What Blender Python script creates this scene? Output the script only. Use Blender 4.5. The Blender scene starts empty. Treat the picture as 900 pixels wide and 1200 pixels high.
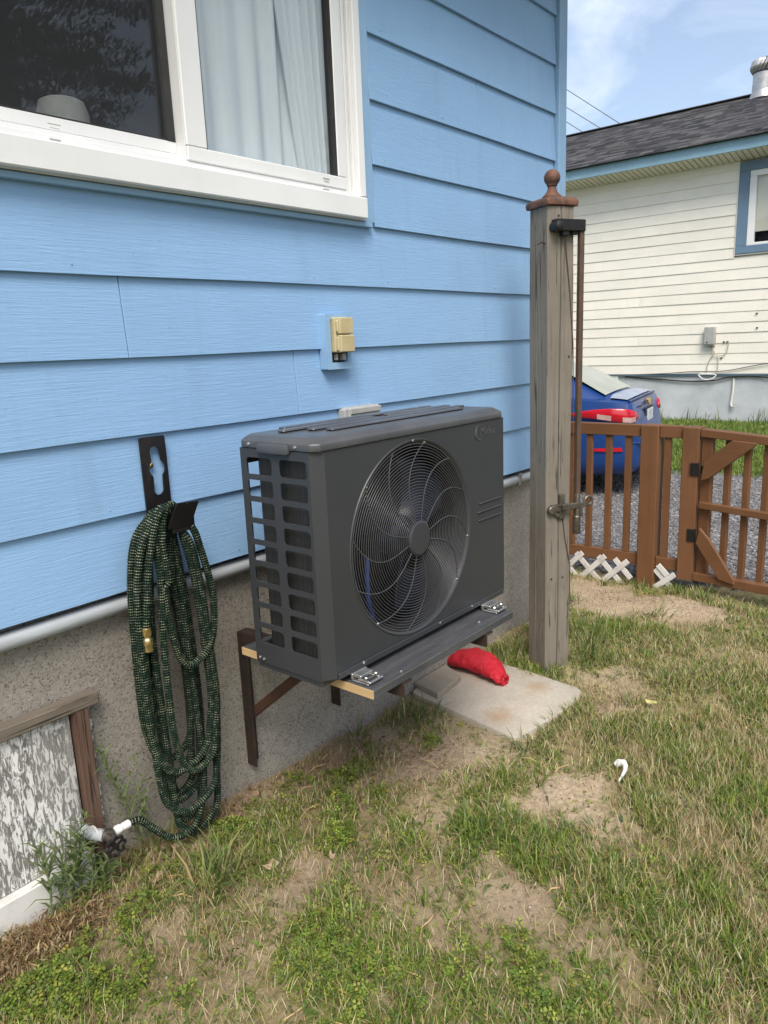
import bpy, bmesh, math, random
import numpy as np
from mathutils import Vector, Matrix
random.seed(7)
rng = np.random.default_rng(11)
R = math.radians
PI = math.pi
scene = bpy.context.scene
C = scene.collection

# ------------------------------------------------------------------ camera
def view_axes(yaw, pitch, roll):
    fw = Vector((math.sin(yaw)*math.cos(pitch), math.cos(yaw)*math.cos(pitch), -math.sin(pitch)))
    rt = Vector((math.cos(yaw), -math.sin(yaw), 0))
    up = rt.cross(fw)
    c, s = math.cos(roll), math.sin(roll)
    return c*rt + s*up, c*up - s*rt, fw
rt, up, fw = view_axes(0.872132535, 0.219702588, -0.0414085556)
cam = bpy.data.cameras.new('camera')
cam_o = bpy.data.objects.new('camera', cam); C.objects.link(cam_o)
cam_o.matrix_world = Matrix(((rt.x, up.x, -fw.x, -0.92715537), (rt.y, up.y, -fw.y, -1.8722772), (rt.z, up.z, -fw.z, 1.48453728), (0, 0, 0, 1)))
cam.sensor_fit = 'VERTICAL'; cam.sensor_height = 36; cam.sensor_width = 27
cam.lens = 881.112/1200*36
cam.clip_start = 0.05; cam.clip_end = 2000
scene.camera = cam_o

# ------------------------------------------------------------------ light
SUN_EL, SUN_AZ = R(52), R(226)      # azimuth measured clockwise from +y
w = bpy.data.worlds.new('World'); scene.world = w; w.use_nodes = True
nt = w.node_tree; nt.nodes.clear()
out = nt.nodes.new('ShaderNodeOutputWorld'); bg = nt.nodes.new('ShaderNodeBackground')
sky = nt.nodes.new('ShaderNodeTexSky'); sky.sky_type = 'NISHITA'; sky.sun_disc = False
sky.sun_elevation = SUN_EL; sky.sun_rotation = SUN_AZ
sky.air_density = 1.0; sky.dust_density = 2.5; sky.ozone_density = 1.0
tc = nt.nodes.new('ShaderNodeTexCoord'); mp = nt.nodes.new('ShaderNodeMapping'); mp.inputs['Scale'].default_value = (1, 1, 2.6)
n1 = nt.nodes.new('ShaderNodeTexNoise'); n1.inputs['Scale'].default_value = 4.5; n1.inputs['Detail'].default_value = 9; n1.inputs['Roughness'].default_value = .58; n1.inputs['Distortion'].default_value = .6
cr = nt.nodes.new('ShaderNodeValToRGB'); cr.color_ramp.elements[0].position = .46; cr.color_ramp.elements[1].position = .80
mx = nt.nodes.new('ShaderNodeMix'); mx.data_type = 'RGBA'
mx.inputs['B'].default_value = (8.2, 8.5, 9.0, 1)
ml = nt.nodes.new('ShaderNodeMath'); ml.operation = 'MULTIPLY_ADD'; ml.inputs[1].default_value = .36; ml.inputs[2].default_value = .10
L = nt.links.new
L(tc.outputs['Generated'], mp.inputs['Vector']); L(mp.outputs['Vector'], n1.inputs['Vector']); L(n1.outputs['Fac'], cr.inputs['Fac'])
L(cr.outputs['Color'], ml.inputs[0]); L(ml.outputs[0], mx.inputs['Factor']); L(sky.outputs['Color'], mx.inputs['A']); L(mx.outputs['Result'], bg.inputs['Color'])
bg.inputs['Strength'].default_value = 0.1
L(bg.outputs['Background'], out.inputs['Surface'])
sun = bpy.data.lights.new('sun', 'SUN'); sun.energy = 1.8; sun.angle = R(28); sun.color = (1, .95, .87)
sun_o = bpy.data.objects.new('sun', sun); C.objects.link(sun_o)
sd = Vector((math.sin(SUN_AZ)*math.cos(SUN_EL), math.cos(SUN_AZ)*math.cos(SUN_EL), math.sin(SUN_EL)))
sun_o.rotation_euler = sd.to_track_quat('Z', 'Y').to_euler()
scene.view_settings.view_transform = 'Standard'; scene.view_settings.look = 'None'
scene.view_settings.exposure = 1.0; scene.view_settings.gamma = 1
scene.cycles.max_bounces = 8

# ------------------------------------------------------------------ helpers
WL = {}
class MB:
    def __init__(s): s.v = []; s.f = []; s.uv = None
    def add(s, vs, fs):
        n = len(s.v); s.v += [tuple(x) for x in vs]; s.f += [tuple(i+n for i in f) for f in fs]; return s
    def box(s, c, d, M=None):
        x, y, z = d[0]/2, d[1]/2, d[2]/2
        vs = [Vector((a*x, b*y, e*z)) for a in (-1, 1) for b in (-1, 1) for e in (-1, 1)]
        if M is not None: vs = [M @ v for v in vs]
        c = Vector(c)
        return s.add([v+c for v in vs], [(0,1,3,2),(4,6,7,5),(0,4,5,1),(2,3,7,6),(0,2,6,4),(1,5,7,3)])
    def box2(s, a, b): return s.box([(a[i]+b[i])/2 for i in range(3)], [abs(b[i]-a[i]) for i in range(3)])
    def bar(s, p, q, w_, h_, upv=(0, 0, 1)):
        p, q = Vector(p), Vector(q); d = q-p; l = d.length; d.normalize()
        u = Vector(upv); sx = d.cross(u)
        if sx.length < 1e-4: sx = d.cross(Vector((1, 0, 0)))
        sx.normalize(); u = sx.cross(d)
        M = Matrix((d, sx, u)).transposed()
        return s.box((p+q)/2, (l, w_, h_), M)
    def tube(s, pts, r, seg=8, caps=True, closed=False):
        pts = [Vector(p) for p in pts]; n = len(pts)
        rs = r if hasattr(r, '__len__') else [r]*n
        prev = None; vs = []
        for i in range(n):
            if closed: t = pts[(i+1) % n]-pts[i-1]
            else: t = pts[min(i+1, n-1)]-pts[max(i-1, 0)]
            t.normalize()
            if prev is None:
                a = Vector((0, 0, 1)) if abs(t.z) < .9 else Vector((1, 0, 0))
                nn = t.cross(a).normalized()
            else:
                nn = prev-t*prev.dot(t); nn.normalize()
            prev = nn; b = t.cross(nn)
            for k in range(seg):
                an = 2*PI*k/seg
                vs.append(pts[i]+(nn*math.cos(an)+b*math.sin(an))*rs[i])
        fs = []
        m = n if closed else n-1
        for i in range(m):
            j = (i+1) % n
            for k in range(seg):
                k2 = (k+1) % seg
                fs.append((i*seg+k, i*seg+k2, j*seg+k2, j*seg+k))
        if caps and not closed:
            fs.append(tuple(range(seg))[::-1]); fs.append(tuple((n-1)*seg+k for k in range(seg)))
        return s.add(vs, fs)
    def lathe(s, prof, o=(0, 0, 0), axis='z', seg=24, M=None):
        vs = []; fs = []; o = Vector(o)
        for r, h in prof:
            for k in range(seg):
                a = 2*PI*k/seg; c, d = r*math.cos(a), r*math.sin(a)
                p = Vector((c, d, h)) if axis == 'z' else (Vector((c, h, d)) if axis == 'y' else Vector((h, c, d)))
                if M is not None: p = M @ p
                vs.append(p+o)
        for i in range(len(prof)-1):
            for k in range(seg):
                k2 = (k+1) % seg
                fs.append((i*seg+k, i*seg+k2, (i+1)*seg+k2, (i+1)*seg+k))
        fs.append(tuple(range(seg))[::-1]); fs.append(tuple((len(prof)-1)*seg+k for k in range(seg)))
        return s.add(vs, fs)
    def prism(s, poly, mapf, t0, t1):
        n = len(poly)
        vs = [mapf(p[0], p[1], t0) for p in poly]+[mapf(p[0], p[1], t1) for p in poly]
        fs = [tuple(range(n))[::-1], tuple(range(n, 2*n))]+[(i, (i+1) % n, n+(i+1) % n, n+i) for i in range(n)]
        return s.add(vs, fs)
    def sphere(s, c, r, seg=16, rings=10, sc=(1, 1, 1)):
        prof = [(max(1e-4, r*math.sin(PI*i/rings))*1, -r*math.cos(PI*i/rings)) for i in range(rings+1)]
        n = len(s.v); s.lathe(prof, (0, 0, 0), 'z', seg)
        for i in range(n, len(s.v)):
            v = s.v[i]; s.v[i] = (v[0]*sc[0]+c[0], v[1]*sc[1]+c[1], v[2]*sc[2]+c[2])
        return s
    def mesh(s, name, off=(0, 0, 0), bev=0, smooth=30, segs=1):
        me = bpy.data.meshes.new(name)
        me.from_pydata([(v[0]-off[0], v[1]-off[1], v[2]-off[2]) for v in s.v], [], s.f)
        bm = bmesh.new(); bm.from_mesh(me)
        bmesh.ops.recalc_face_normals(bm, faces=bm.faces)
        if bev:
            ed = [e for e in bm.edges if len(e.link_faces) == 2 and e.calc_face_angle(0) > R(35)]
            bmesh.ops.bevel(bm, geom=ed, offset=bev, segments=segs, profile=.5, affect='EDGES', clamp_overlap=True)
        bm.to_mesh(me); bm.free()
        if smooth:
            me.shade_smooth(); me.set_sharp_from_angle(angle=R(smooth))
        return me

def plate_mesh(outer, holes, thick, mapf, name, bev=0):
    """flat plate with holes; outline in (u,v), thickness along t, mapf(u,v,t)->xyz"""
    cu = bpy.data.curves.new(name, 'CURVE'); cu.dimensions = '2D'; cu.fill_mode = 'BOTH'
    cu.extrude = thick/2; cu.bevel_depth = bev; cu.bevel_resolution = 0; cu.offset = -bev
    for lp in [outer]+holes:
        sp = cu.splines.new('POLY'); sp.points.add(len(lp)-1); sp.use_cyclic_u = True
        for p, q in zip(sp.points, lp): p.co = (q[0], q[1], 0, 1)
    o = bpy.data.objects.new(name, cu)
    C.objects.link(o)
    dg = bpy.context.evaluated_depsgraph_get()
    me = bpy.data.meshes.new_from_object(o.evaluated_get(dg))
    bpy.data.objects.remove(o); bpy.data.curves.remove(cu)
    mb = MB(); mb.add([mapf(v.co.x, v.co.y, v.co.z) for v in me.vertices], [tuple(p.vertices) for p in me.polygons])
    bpy.data.meshes.remove(me)
    return mb
def text_mb(body, size, thick, mapf):
    cu = bpy.data.curves.new('text', 'FONT'); cu.body = body; cu.size = size; cu.extrude = thick/2; cu.resolution_u = 2
    o = bpy.data.objects.new('text', cu); C.objects.link(o)
    dg = bpy.context.evaluated_depsgraph_get()
    me = bpy.data.meshes.new_from_object(o.evaluated_get(dg))
    bpy.data.objects.remove(o); bpy.data.curves.remove(cu)
    mb = MB(); mb.add([mapf(v.co.x, v.co.y, v.co.z) for v in me.vertices], [tuple(p.vertices) for p in me.polygons])
    bpy.data.meshes.remove(me); return mb
def rrect(u0, v0, u1, v1, r, n=4):
    pts = []
    for cx, cy, a0 in ((u1-r, v0+r, -90), (u1-r, v1-r, 0), (u0+r, v1-r, 90), (u0+r, v0+r, 180)):
        for i in range(n+1):
            a = R(a0+90*i/n); pts.append((cx+r*math.cos(a), cy+r*math.sin(a)))
    return pts
def circ(cx, cy, r, n=48): return [(cx+r*math.cos(2*PI*i/n), cy+r*math.sin(2*PI*i/n)) for i in range(n)]

def thing(name, label, cat, loc=(0, 0, 0), group=None):
    o = bpy.data.objects.new(name, None); C.objects.link(o); o.location = loc; o.empty_display_size = .1
    WL[o] = Vector(loc); o['label'] = label; o['category'] = cat
    if group: o['group'] = group
    return o
def obj(name, me, mat, parent=None, loc=(0, 0, 0), label=None, kind=None):
    o = bpy.data.objects.new(name, me); C.objects.link(o)
    loc = Vector(loc)
    if mat is not None and not me.materials: me.materials.append(mat)
    if parent is not None: o.parent = parent; o.location = loc-WL[parent]
    else: o.location = loc
    WL[o] = loc
    if label: o['label'] = label
    if kind: o['kind'] = kind
    return o
def part(name, mb, mat, parent, bev=0, smooth=30, label=None, kind=None, loc=None, segs=1):
    """mb holds world coordinates; the object origin goes to loc (default: the parent's)"""
    if loc is None: loc = WL[parent] if parent is not None else Vector((0, 0, 0))
    return obj(name, mb.mesh(name, loc, bev, smooth, segs), mat, parent, loc, label, kind)
def again(src, parent, loc):
    o = src.copy(); C.objects.link(o); o.parent = parent; o.location = Vector(loc)-(WL[parent] if parent else Vector()); WL[o] = Vector(loc); return o
def tag(o, label, cat, group=None):
    o['label'] = label; o['category'] = cat
    if group: o['group'] = group
    return o

# ------------------------------------------------------------------ materials
def new_mat(name):
    m = bpy.data.materials.new(name); m.use_nodes = True
    t = m.node_tree; b = t.nodes['Principled BSDF']
    return m, t, b
def coords(t, stretch=(1, 1, 1), rnd=True, rot=(0, 0, 0)):
    tc = t.nodes.new('ShaderNodeTexCoord'); mp = t.nodes.new('ShaderNodeMapping')
    mp.inputs['Scale'].default_value = stretch; mp.inputs['Rotation'].default_value = rot
    if rnd:
        oi = t.nodes.new('ShaderNodeObjectInfo'); va = t.nodes.new('ShaderNodeVectorMath'); va.operation = 'MULTIPLY_ADD'
        cb = t.nodes.new('ShaderNodeCombineXYZ')
        for k in range(3): t.links.new(oi.outputs['Random'], cb.inputs[k])
        t.links.new(cb.outputs[0], va.inputs[0]); va.inputs[1].default_value = (37, 53, 71); t.links.new(tc.outputs['Object'], va.inputs[2])
        t.links.new(va.outputs[0], mp.inputs['Vector'])
    else: t.links.new(tc.outputs['Object'], mp.inputs['Vector'])
    return mp.outputs['Vector']
def noise(t, vec, scale, detail=6, rough=.55, dist=0):
    n = t.nodes.new('ShaderNodeTexNoise'); n.inputs['Scale'].default_value = scale; n.inputs['Detail'].default_value = detail
    n.inputs['Roughness'].default_value = rough; n.inputs['Distortion'].default_value = dist
    t.links.new(vec, n.inputs['Vector']); return n.outputs['Fac']
def ramp(t, fac, stops):
    r = t.nodes.new('ShaderNodeValToRGB'); e = r.color_ramp.elements
    while len(e) < len(stops): e.new(.5)
    for k, (p, c) in enumerate(stops):
        e[k].position = p; e[k].color = (*c, 1) if len(c) == 3 else c
    t.links.new(fac, r.inputs['Fac']); return r.outputs['Color']
def mix(t, fac, a, b, mode='MIX'):
    m = t.nodes.new('ShaderNodeMix'); m.data_type = 'RGBA'; m.blend_type = mode
    for sock, v in (('Factor', fac), ('A', a), ('B', b)):
        if isinstance(v, (int, float)): m.inputs[sock].default_value = v
        elif isinstance(v, tuple): m.inputs[sock].default_value = (*v, 1)
        else: t.links.new(v, m.inputs[sock])
    return m.outputs['Result']
def bump(t, b, h, dist, strength=1, prev=None):
    n = t.nodes.new('ShaderNodeBump'); n.inputs['Distance'].default_value = dist; n.inputs['Strength'].default_value = strength
    t.links.new(h, n.inputs['Height'])
    if prev is not None: t.links.new(prev, n.inputs['Normal'])
    t.links.new(n.outputs['Normal'], b.inputs['Normal']); return n.outputs['Normal']
def M(name, col, col2=None, scale=8, stretch=(1, 1, 1), rough=.6, metal=0, bmp=0, bscale=None, lo=.35, hi=.65, spec=.5, rvar=0):
    m, t, b = new_mat(name); v = coords(t, stretch)
    b.inputs['Roughness'].default_value = rough; b.inputs['Metallic'].default_value = metal; b.inputs['Specular IOR Level'].default_value = spec
    f = noise(t, v, scale)
    if col2 is None: col2 = tuple(c*.8 for c in col)
    t.links.new(ramp(t, f, [(lo, col), (hi, col2)]), b.inputs['Base Color'])
    if rvar:
        f3 = noise(t, v, scale*.7, 4)
        rr = ramp(t, f3, [(.3, (rough-rvar,)*3), (.7, (rough+rvar,)*3)]); t.links.new(rr, b.inputs['Roughness'])
    if bmp:
        f2 = noise(t, v, bscale or scale*4, 5); bump(t, b, f2, bmp)
    return m

def siding_mat(name, base, dirt, grain=.0008):
    m, t, b = new_mat(name)
    v = coords(t); b.inputs['Roughness'].default_value = .42; b.inputs['Specular IOR Level'].default_value = .35
    f = noise(t, v, 1.6, 5, .6)
    c = ramp(t, f, [(.3, base), (.75, tuple(x*.88 for x in base))])
    vs = coords(t, (3, 3, 60)); g = noise(t, vs, 3.2, 5, .65, .4)
    c = mix(t, ramp(t, g, [(.55, (0, 0, 0)), (.8, (.25,)*3)]), c, tuple(min(1, x*1.12+.02) for x in base))
    vd = coords(t, (9, 9, .8)); d = noise(t, vd, 1.3, 5, .6)
    c = mix(t, ramp(t, d, [(.56, (0, 0, 0)), (.8, (.35,)*3)]), c, dirt)
    sp = noise(t, v, 55, 2, .5); c = mix(t, ramp(t, sp, [(.70, (0, 0, 0)), (.76, (.25,)*3)]), c, tuple(x*.5 for x in base))
    t.links.new(c, b.inputs['Base Color'])
    n1 = bump(t, b, g, grain*2.2, .9); f2 = noise(t, v, 2.2, 3); bump(t, b, f2, .006, .6, n1)
    return m
MAT = {}
MAT['blue'] = siding_mat('blue painted hardboard', (.262, .44, .675), (.19, .30, .42))
MAT['bluetrim'] = M('blue painted trim', (.27, .44, .63), (.23, .38, .56), 4, rough=.45, bmp=.001, bscale=40)
MAT['cream'] = siding_mat('cream painted siding', (.84, .80, .70), (.66, .60, .48), .0004)
MAT['white'] = M('white vinyl', (.78, .78, .77), (.71, .71, .70), 3, rough=.35, bmp=.0004, bscale=60)
MAT['white_dirty'] = M('dirty white paint', (.66, .645, .61), (.36, .34, .30), 9, rough=.6, lo=.5, hi=.8, bmp=.001)
MAT['black'] = M('black metal', (.008, .007, .007), (.026, .013, .010), 20, rough=.5, lo=.5, hi=.8, bmp=.0005)
MAT['rubber'] = M('black rubber', (.02, .02, .021), (.03, .03, .03), 20, rough=.7)
def cabinet_mat():
    m, t, b = new_mat('dark grey cabinet paint'); v = coords(t)
    f = noise(t, v, 2.5, 5); t.links.new(ramp(t, f, [(.3, (.033, .035, .039)), (.7, (.040, .041, .043))]), b.inputs['Base Color'])
    s = noise(t, v, 90, 2); b.inputs['Roughness'].default_value = .42
    f3 = noise(t, v, 5, 6, .65); t.links.new(ramp(t, f3, [(.3, (.36,)*3), (.7, (.52,)*3)]), b.inputs['Roughness'])
    bump(t, b, s, .0003, .5); return m
MAT['cab'] = cabinet_mat()
MAT['lid'] = M('lid paint', (.062, .064, .07), (.085, .087, .092), 6, rough=.34, bmp=.0003, bscale=120, rvar=.08)
MAT['wire'] = M('coated guard wire', (.05, .051, .054), (.07, .07, .072), 40, rough=.3, spec=.6)
MAT['inside'] = M('dark shroud plastic', (.008, .009, .012), (.012, .012, .015), 6, rough=.5)
MAT['blade'] = M('fan blade plastic', (.010, .012, .026), (.016, .019, .036), 5, rough=.35)
MAT['bluewire'] = M('blue cable sheath', (.02, .04, .16), (.03, .06, .2), 20, rough=.4)
MAT['steel'] = M('zinc screw', (.6, .6, .58), (.45, .44, .42), 60, rough=.25, metal=1)
MAT['galv'] = M('galvanised steel', (.48, .49, .48), (.33, .33, .32), 25, rough=.42, metal=.85, bmp=.0004)
MAT['silver'] = M('silver lettering', (.17, .172, .175), (.12, .122, .125), 30, rough=.3, metal=.6)
def fin_mat():
    m, t, b = new_mat('coil fins'); tcn = t.nodes.new('ShaderNodeTexCoord')
    wv = t.nodes.new('ShaderNodeTexNoise'); v = coords(t, (500, 500, 6)); f = noise(t, v, 1, 2)
    v2 = coords(t); g = noise(t, v2, 9, 5)
    t.nodes.remove(wv); t.nodes.remove(tcn)
    c = ramp(t, g, [(.3, (.028, .027, .026)), (.7, (.048, .045, .041))])
    c = mix(t, .5, c, ramp(t, f, [(.4, (.03, .03, .03)), (.6, (.07, .068, .062))]), 'MIX')
    t.links.new(c, b.inputs['Base Color']); b.inputs['Roughness'].default_value = .5; b.inputs['Metallic'].default_value = .3
    bump(t, b, f, .002, .8); return m
MAT['fins'] = fin_mat()
def wood_mat(name, a, c2, dark, along='z', rough=.8, crack=.62, b_d=.0015, sc=1, warm=None):
    m, t, b = new_mat(name)
    s = {'z': (34, 34, 1.6), 'x': (1.6, 34, 34), 'y': (34, 1.6, 34)}[along]
    s = tuple(k*sc for k in s)
    v = coords(t, s); f = noise(t, v, 1.2, 7, .6, .8)
    v2 = coords(t); f2 = noise(t, v2, 5, 5, .6)
    c = mix(t, f2, ramp(t, f, [(.3, a), (.7, c2)]), tuple(x*.72 for x in a))
    f3 = noise(t, v, 2.1, 4, .6, .4)
    c = mix(t, ramp(t, f3, [(crack, (0,)*3), (crack+.06, (.85,)*3)]), c, dark)
    if warm:
        v4 = coords(t, tuple(k*.5 for k in s)); f4 = noise(t, v4, .8, 3)
        c = mix(t, ramp(t, f4, [(.66, (0,)*3), (.72, (.6,)*3)]), c, warm)
    t.links.new(c, b.inputs['Base Color']); b.inputs['Roughness'].default_value = rough; b.inputs['Specular IOR Level'].default_value = .25
    bump(t, b, f, b_d, .9); return m
MAT['post'] = wood_mat('weathered grey post', (.19, .168, .135), (.30, .268, .22), (.045, .036, .027), 'z', warm=(.36, .24, .12), b_d=.004, crack=.60)
MAT['oldboard'] = wood_mat('weathered grey board', (.15, .125, .095), (.23, .20, .16), (.035, .028, .02), 'x', crack=.58, b_d=.004)
MAT['oldboardy'] = wood_mat('weathered loose board', (.33, .285, .22), (.42, .37, .30), (.12, .09, .065), 'y', sc=.7)
MAT['brownfence'] = wood_mat('brown stained wood', (.17, .078, .035), (.225, .108, .052), (.05, .025, .014), 'z', .55, .68, .0008, .5)
MAT['rail'] = wood_mat('brown stained rail', (.175, .080, .036), (.23, .112, .054), (.05, .025, .014), 'y', .55, .68, .0008, .5)
MAT['rust_jamb'] = wood_mat('red brown jamb', (.105, .055, .038), (.21, .145, .11), (.025, .018, .014), 'z', .8, .54)
MAT['rawwood'] = wood_mat('raw sawn plywood edge', (.60, .40, .19), (.72, .52, .28), (.30, .17, .07), 'y', .8, .6, .001)
MAT['shelf'] = M('charcoal painted plywood', (.05, .052, .057), (.10, .10, .105), 14, stretch=(.5, 3, 3), rough=.55, lo=.4, hi=.85, bmp=.001, rvar=.1)
MAT['rustcap'] = M('rusty brown cap paint', (.150, .066, .038), (.060, .034, .026), 26, rough=.72, lo=.42, hi=.62, bmp=.003, bscale=70)
MAT['rustmetal'] = M('rusty dark steel', (.016, .012, .011), (.042, .022, .015), 14, rough=.7, bmp=.0008)
MAT['rodbrown'] = M('brown painted steel', (.075, .048, .034), (.11, .066, .045), 14, rough=.5, bmp=.0005)
MAT['oldiron'] = M('worn latch iron', (.19, .17, .14), (.10, .085, .07), 35, rough=.45, metal=.75, bmp=.0006)
MAT['brass'] = M('brass', (.72, .52, .24), (.80, .66, .38), 40, rough=.28, metal=1)
MAT['beige'] = M('beige plastic', (.52, .43, .245), (.46, .37, .20), 15, rough=.45, bmp=.0004)
MAT['greyplastic'] = M('grey plastic', (.40, .40, .38), (.33, .33, .31), 10, rough=.5)
MAT['pipe'] = M('grey conduit', (.40, .43, .45), (.30, .31, .32), 7, stretch=(.6, 4, 4), rough=.45, bmp=.0006, lo=.4, hi=.75)
MAT['slab'] = None
def concrete_mat(name, a, b2, pit, scale=1, pd=.004):
    m, t, b = new_mat(name); v = coords(t, (scale,)*3)
    f = noise(t, v, 3, 7, .65); c = ramp(t, f, [(.3, a), (.7, b2)])
    f5 = noise(t, v, 45, 4, .7); c = mix(t, ramp(t, f5, [(.3, (.4,)*3), (.7, (0,)*3)]), c, tuple(x*.55 for x in a))
    f2 = noise(t, v, 150, 4, .72); pm = ramp(t, f2, [(.37, (.9,)*3), (.47, (0,)*3)])
    c = mix(t, pm, c, pit)
    f6 = noise(t, v, 240, 2, .5); c = mix(t, ramp(t, f6, [(.62, (0,)*3), (.7, (.6,)*3)]), c, tuple(min(1, x*1.5) for x in b2))
    t.links.new(c, b.inputs['Base Color']); b.inputs['Roughness'].default_value = .9; b.inputs['Specular IOR Level'].default_value = .2
    h = mix(t, .5, f2, f5); n = bump(t, b, h, pd, 1); f7 = noise(t, v, 10, 4); bump(t, b, f7, .01, .5, n); return m
MAT['conc'] = concrete_mat('rough concrete render', (.27, .245, .21), (.37, .34, .295), (.085, .073, .06))
def slab_mat():
    m, t, b = new_mat('concrete slab'); v = coords(t)
    f = noise(t, v, 6, 8, .65); c = ramp(t, f, [(.3, (.38, .335, .27)), (.7, (.50, .45, .375))])
    f2 = noise(t, v, 70, 4, .7); c = mix(t, ramp(t, f2, [(.35, (.5,)*3), (.55, (0,)*3)]), c, (.32, .28, .23))
    f3 = noise(t, v, 4.2, 3); c = mix(t, ramp(t, f3, [(.62, (0,)*3), (.75, (.6,)*3)]), c, (.36, .23, .12))
    tcs = t.nodes.new('ShaderNodeTexCoord')
    for cx_, cy_, r_, st in ((-.18, -.155, .085, .75), (.15, -.158, .07, .65), (.24, -.06, .04, .35)):
        sub_ = t.nodes.new('ShaderNodeVectorMath'); sub_.operation = 'DISTANCE'; sub_.inputs[1].default_value = (cx_, cy_, .045); t.links.new(tcs.outputs['Object'], sub_.inputs[0])
        ad = t.nodes.new('ShaderNodeMath'); ad.operation = 'MULTIPLY_ADD'; ad.inputs[1].default_value = .09; t.links.new(noise(t, v, 14, 5, .65), ad.inputs[0]); t.links.new(sub_.outputs['Value'], ad.inputs[2])
        mr = t.nodes.new('ShaderNodeMapRange'); mr.inputs['From Min'].default_value = .045; mr.inputs['From Max'].default_value = .045+r_; mr.inputs['To Min'].default_value = st; mr.inputs['To Max'].default_value = 0
        t.links.new(ad.outputs[0], mr.inputs['Value']); c = mix(t, mr.outputs[0], c, (.33, .20, .095))
    t.links.new(c, b.inputs['Base Color']); b.inputs['Roughness'].default_value = .85
    n = bump(t, b, f2, .002); bump(t, b, f, .006, .6, n); return m
MAT['slab'] = slab_mat()
MAT['greyfound'] = M('grey painted concrete', (.52, .545, .56), (.43, .455, .47), 2.2, rough=.75, bmp=.006, bscale=9)
def peel_mat():
    m, t, b = new_mat('peeling white paint'); v = coords(t, (1, 1, .24))
    f = noise(t, v, 105, 6, .66, 1.0); k = ramp(t, f, [(.47, (0,)*3), (.54, (1,)*3)])
    vb = coords(t, (1, 1, .5)); big = noise(t, vb, 3.5, 4)
    g = noise(t, coords(t, (60, 60, 3)), 1, 4)
    bare = ramp(t, g, [(.3, (.13, .125, .115)), (.7, (.27, .26, .24))])
    c = mix(t, k, (.74, .73, .70), bare)
    c = mix(t, ramp(t, big, [(.45, (0,)*3), (.65, (.65,)*3)]), c, bare)
    t.links.new(c, b.inputs['Base Color']); b.inputs['Roughness'].default_value = .7
    inv = t.nodes.new('ShaderNodeMath'); inv.operation = 'SUBTRACT'; inv.inputs[0].default_value = 1; t.links.new(k, inv.inputs[1])
    bump(t, b, inv.outputs[0], .0012, .8); return m
MAT['peel'] = peel_mat()
def hose_mat():
    m, t, b = new_mat('woven hose'); uv = t.nodes.new('ShaderNodeUVMap'); uv.uv_map = 'UVMap'
    sp = t.nodes.new('ShaderNodeSeparateXYZ'); t.links.new(uv.outputs['UV'], sp.inputs[0])
    def math_(op, a, b_):
        n = t.nodes.new('ShaderNodeMath'); n.operation = op
        for k, v in enumerate((a, b_)):
            if v is None: continue
            if isinstance(v, (int, float)): n.inputs[k].default_value = v
            else: t.links.new(v, n.inputs[k])
        return n.outputs[0]
    fv = math_('FRACT', sp.outputs[1], None); fu = math_('FRACT', sp.outputs[0], None)
    band = math_('MULTIPLY', math_('GREATER_THAN', fv, .22), math_('LESS_THAN', fv, .50))
    dash = math_('MULTIPLY', band, math_('LESS_THAN', fu, .62))
    n = noise(t, uv.outputs['UV'], .35, 2, .5)
    lite = ramp(t, n, [(.44, (.022, .07, .038)), (.64, (.30, .33, .21))])
    c = mix(t, band, (.003, .006, .004), (.008, .020, .012)); c = mix(t, dash, c, lite)
    t.links.new(c, b.inputs['Base Color'])
    b.inputs['Roughness'].default_value = .75; b.inputs['Specular IOR Level'].default_value = .2; return m
MAT['hose'] = hose_mat()
def glass_mat(name, ior=1.52, tint=(1, 1, 1), rough=0.0):
    m, t, b = new_mat(name); t.nodes.remove(b)
    o = t.nodes['Material Output']; fr = t.nodes.new('ShaderNodeFresnel'); ge = t.nodes.new('ShaderNodeNewGeometry'); mr = t.nodes.new('ShaderNodeMapRange'); mr.inputs['To Min'].default_value = ior; mr.inputs['To Max'].default_value = 1/ior; t.links.new(ge.outputs['Backfacing'], mr.inputs['Value']); t.links.new(mr.outputs[0], fr.inputs['IOR'])
    tr = t.nodes.new('ShaderNodeBsdfTransparent'); tr.inputs['Color'].default_value = (*tint, 1)
    gl = t.nodes.new('ShaderNodeBsdfGlossy'); gl.inputs['Roughness'].default_value = rough
    ms = t.nodes.new('ShaderNodeMixShader')
    t.links.new(fr.outputs[0], ms.inputs[0]); t.links.new(tr.outputs[0], ms.inputs[1]); t.links.new(gl.outputs[0], ms.inputs[2]); t.links.new(ms.outputs[0], o.inputs['Surface'])
    return m
MAT['glass'] = glass_mat('window glass', 1.6, (.93, .95, .95))
MAT['curtain'] = M('sheer curtain cloth', (.74, .76, .78), (.66, .68, .70), 3, stretch=(8, 8, .5), rough=.9)
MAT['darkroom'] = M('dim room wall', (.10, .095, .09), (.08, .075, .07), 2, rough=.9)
MAT['greyshade'] = M('grey fabric shade', (.42, .41, .39), (.34, .33, .31), 12, rough=.9)
MAT['red'] = M('red mesh cloth', (.58, .012, .028), (.40, .007, .018), 12, rough=.7, bmp=.012, bscale=38)
MAT['bone'] = M('white plastic strap', (.80, .78, .76), (.70, .68, .66), 25, rough=.45)
MAT['carpaint'] = M('blue car paint', (.009, .042, .17), (.011, .048, .19), 2, rough=.35, spec=.4)
MAT['carpaint'].node_tree.nodes['Principled BSDF'].inputs['Coat Weight'].default_value = .2
MAT['carglass'] = M('dusty car glass', (.34, .37, .32), (.42, .44, .38), 3, rough=.35, spec=.6)
MAT['lidsheen'] = M('dewy boot lid with painted sky sheen', (.24, .30, .42), (.34, .40, .50), 5, rough=.3, spec=.6)  # pale tone paints the sky's reflection and dew onto the blue lid
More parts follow.
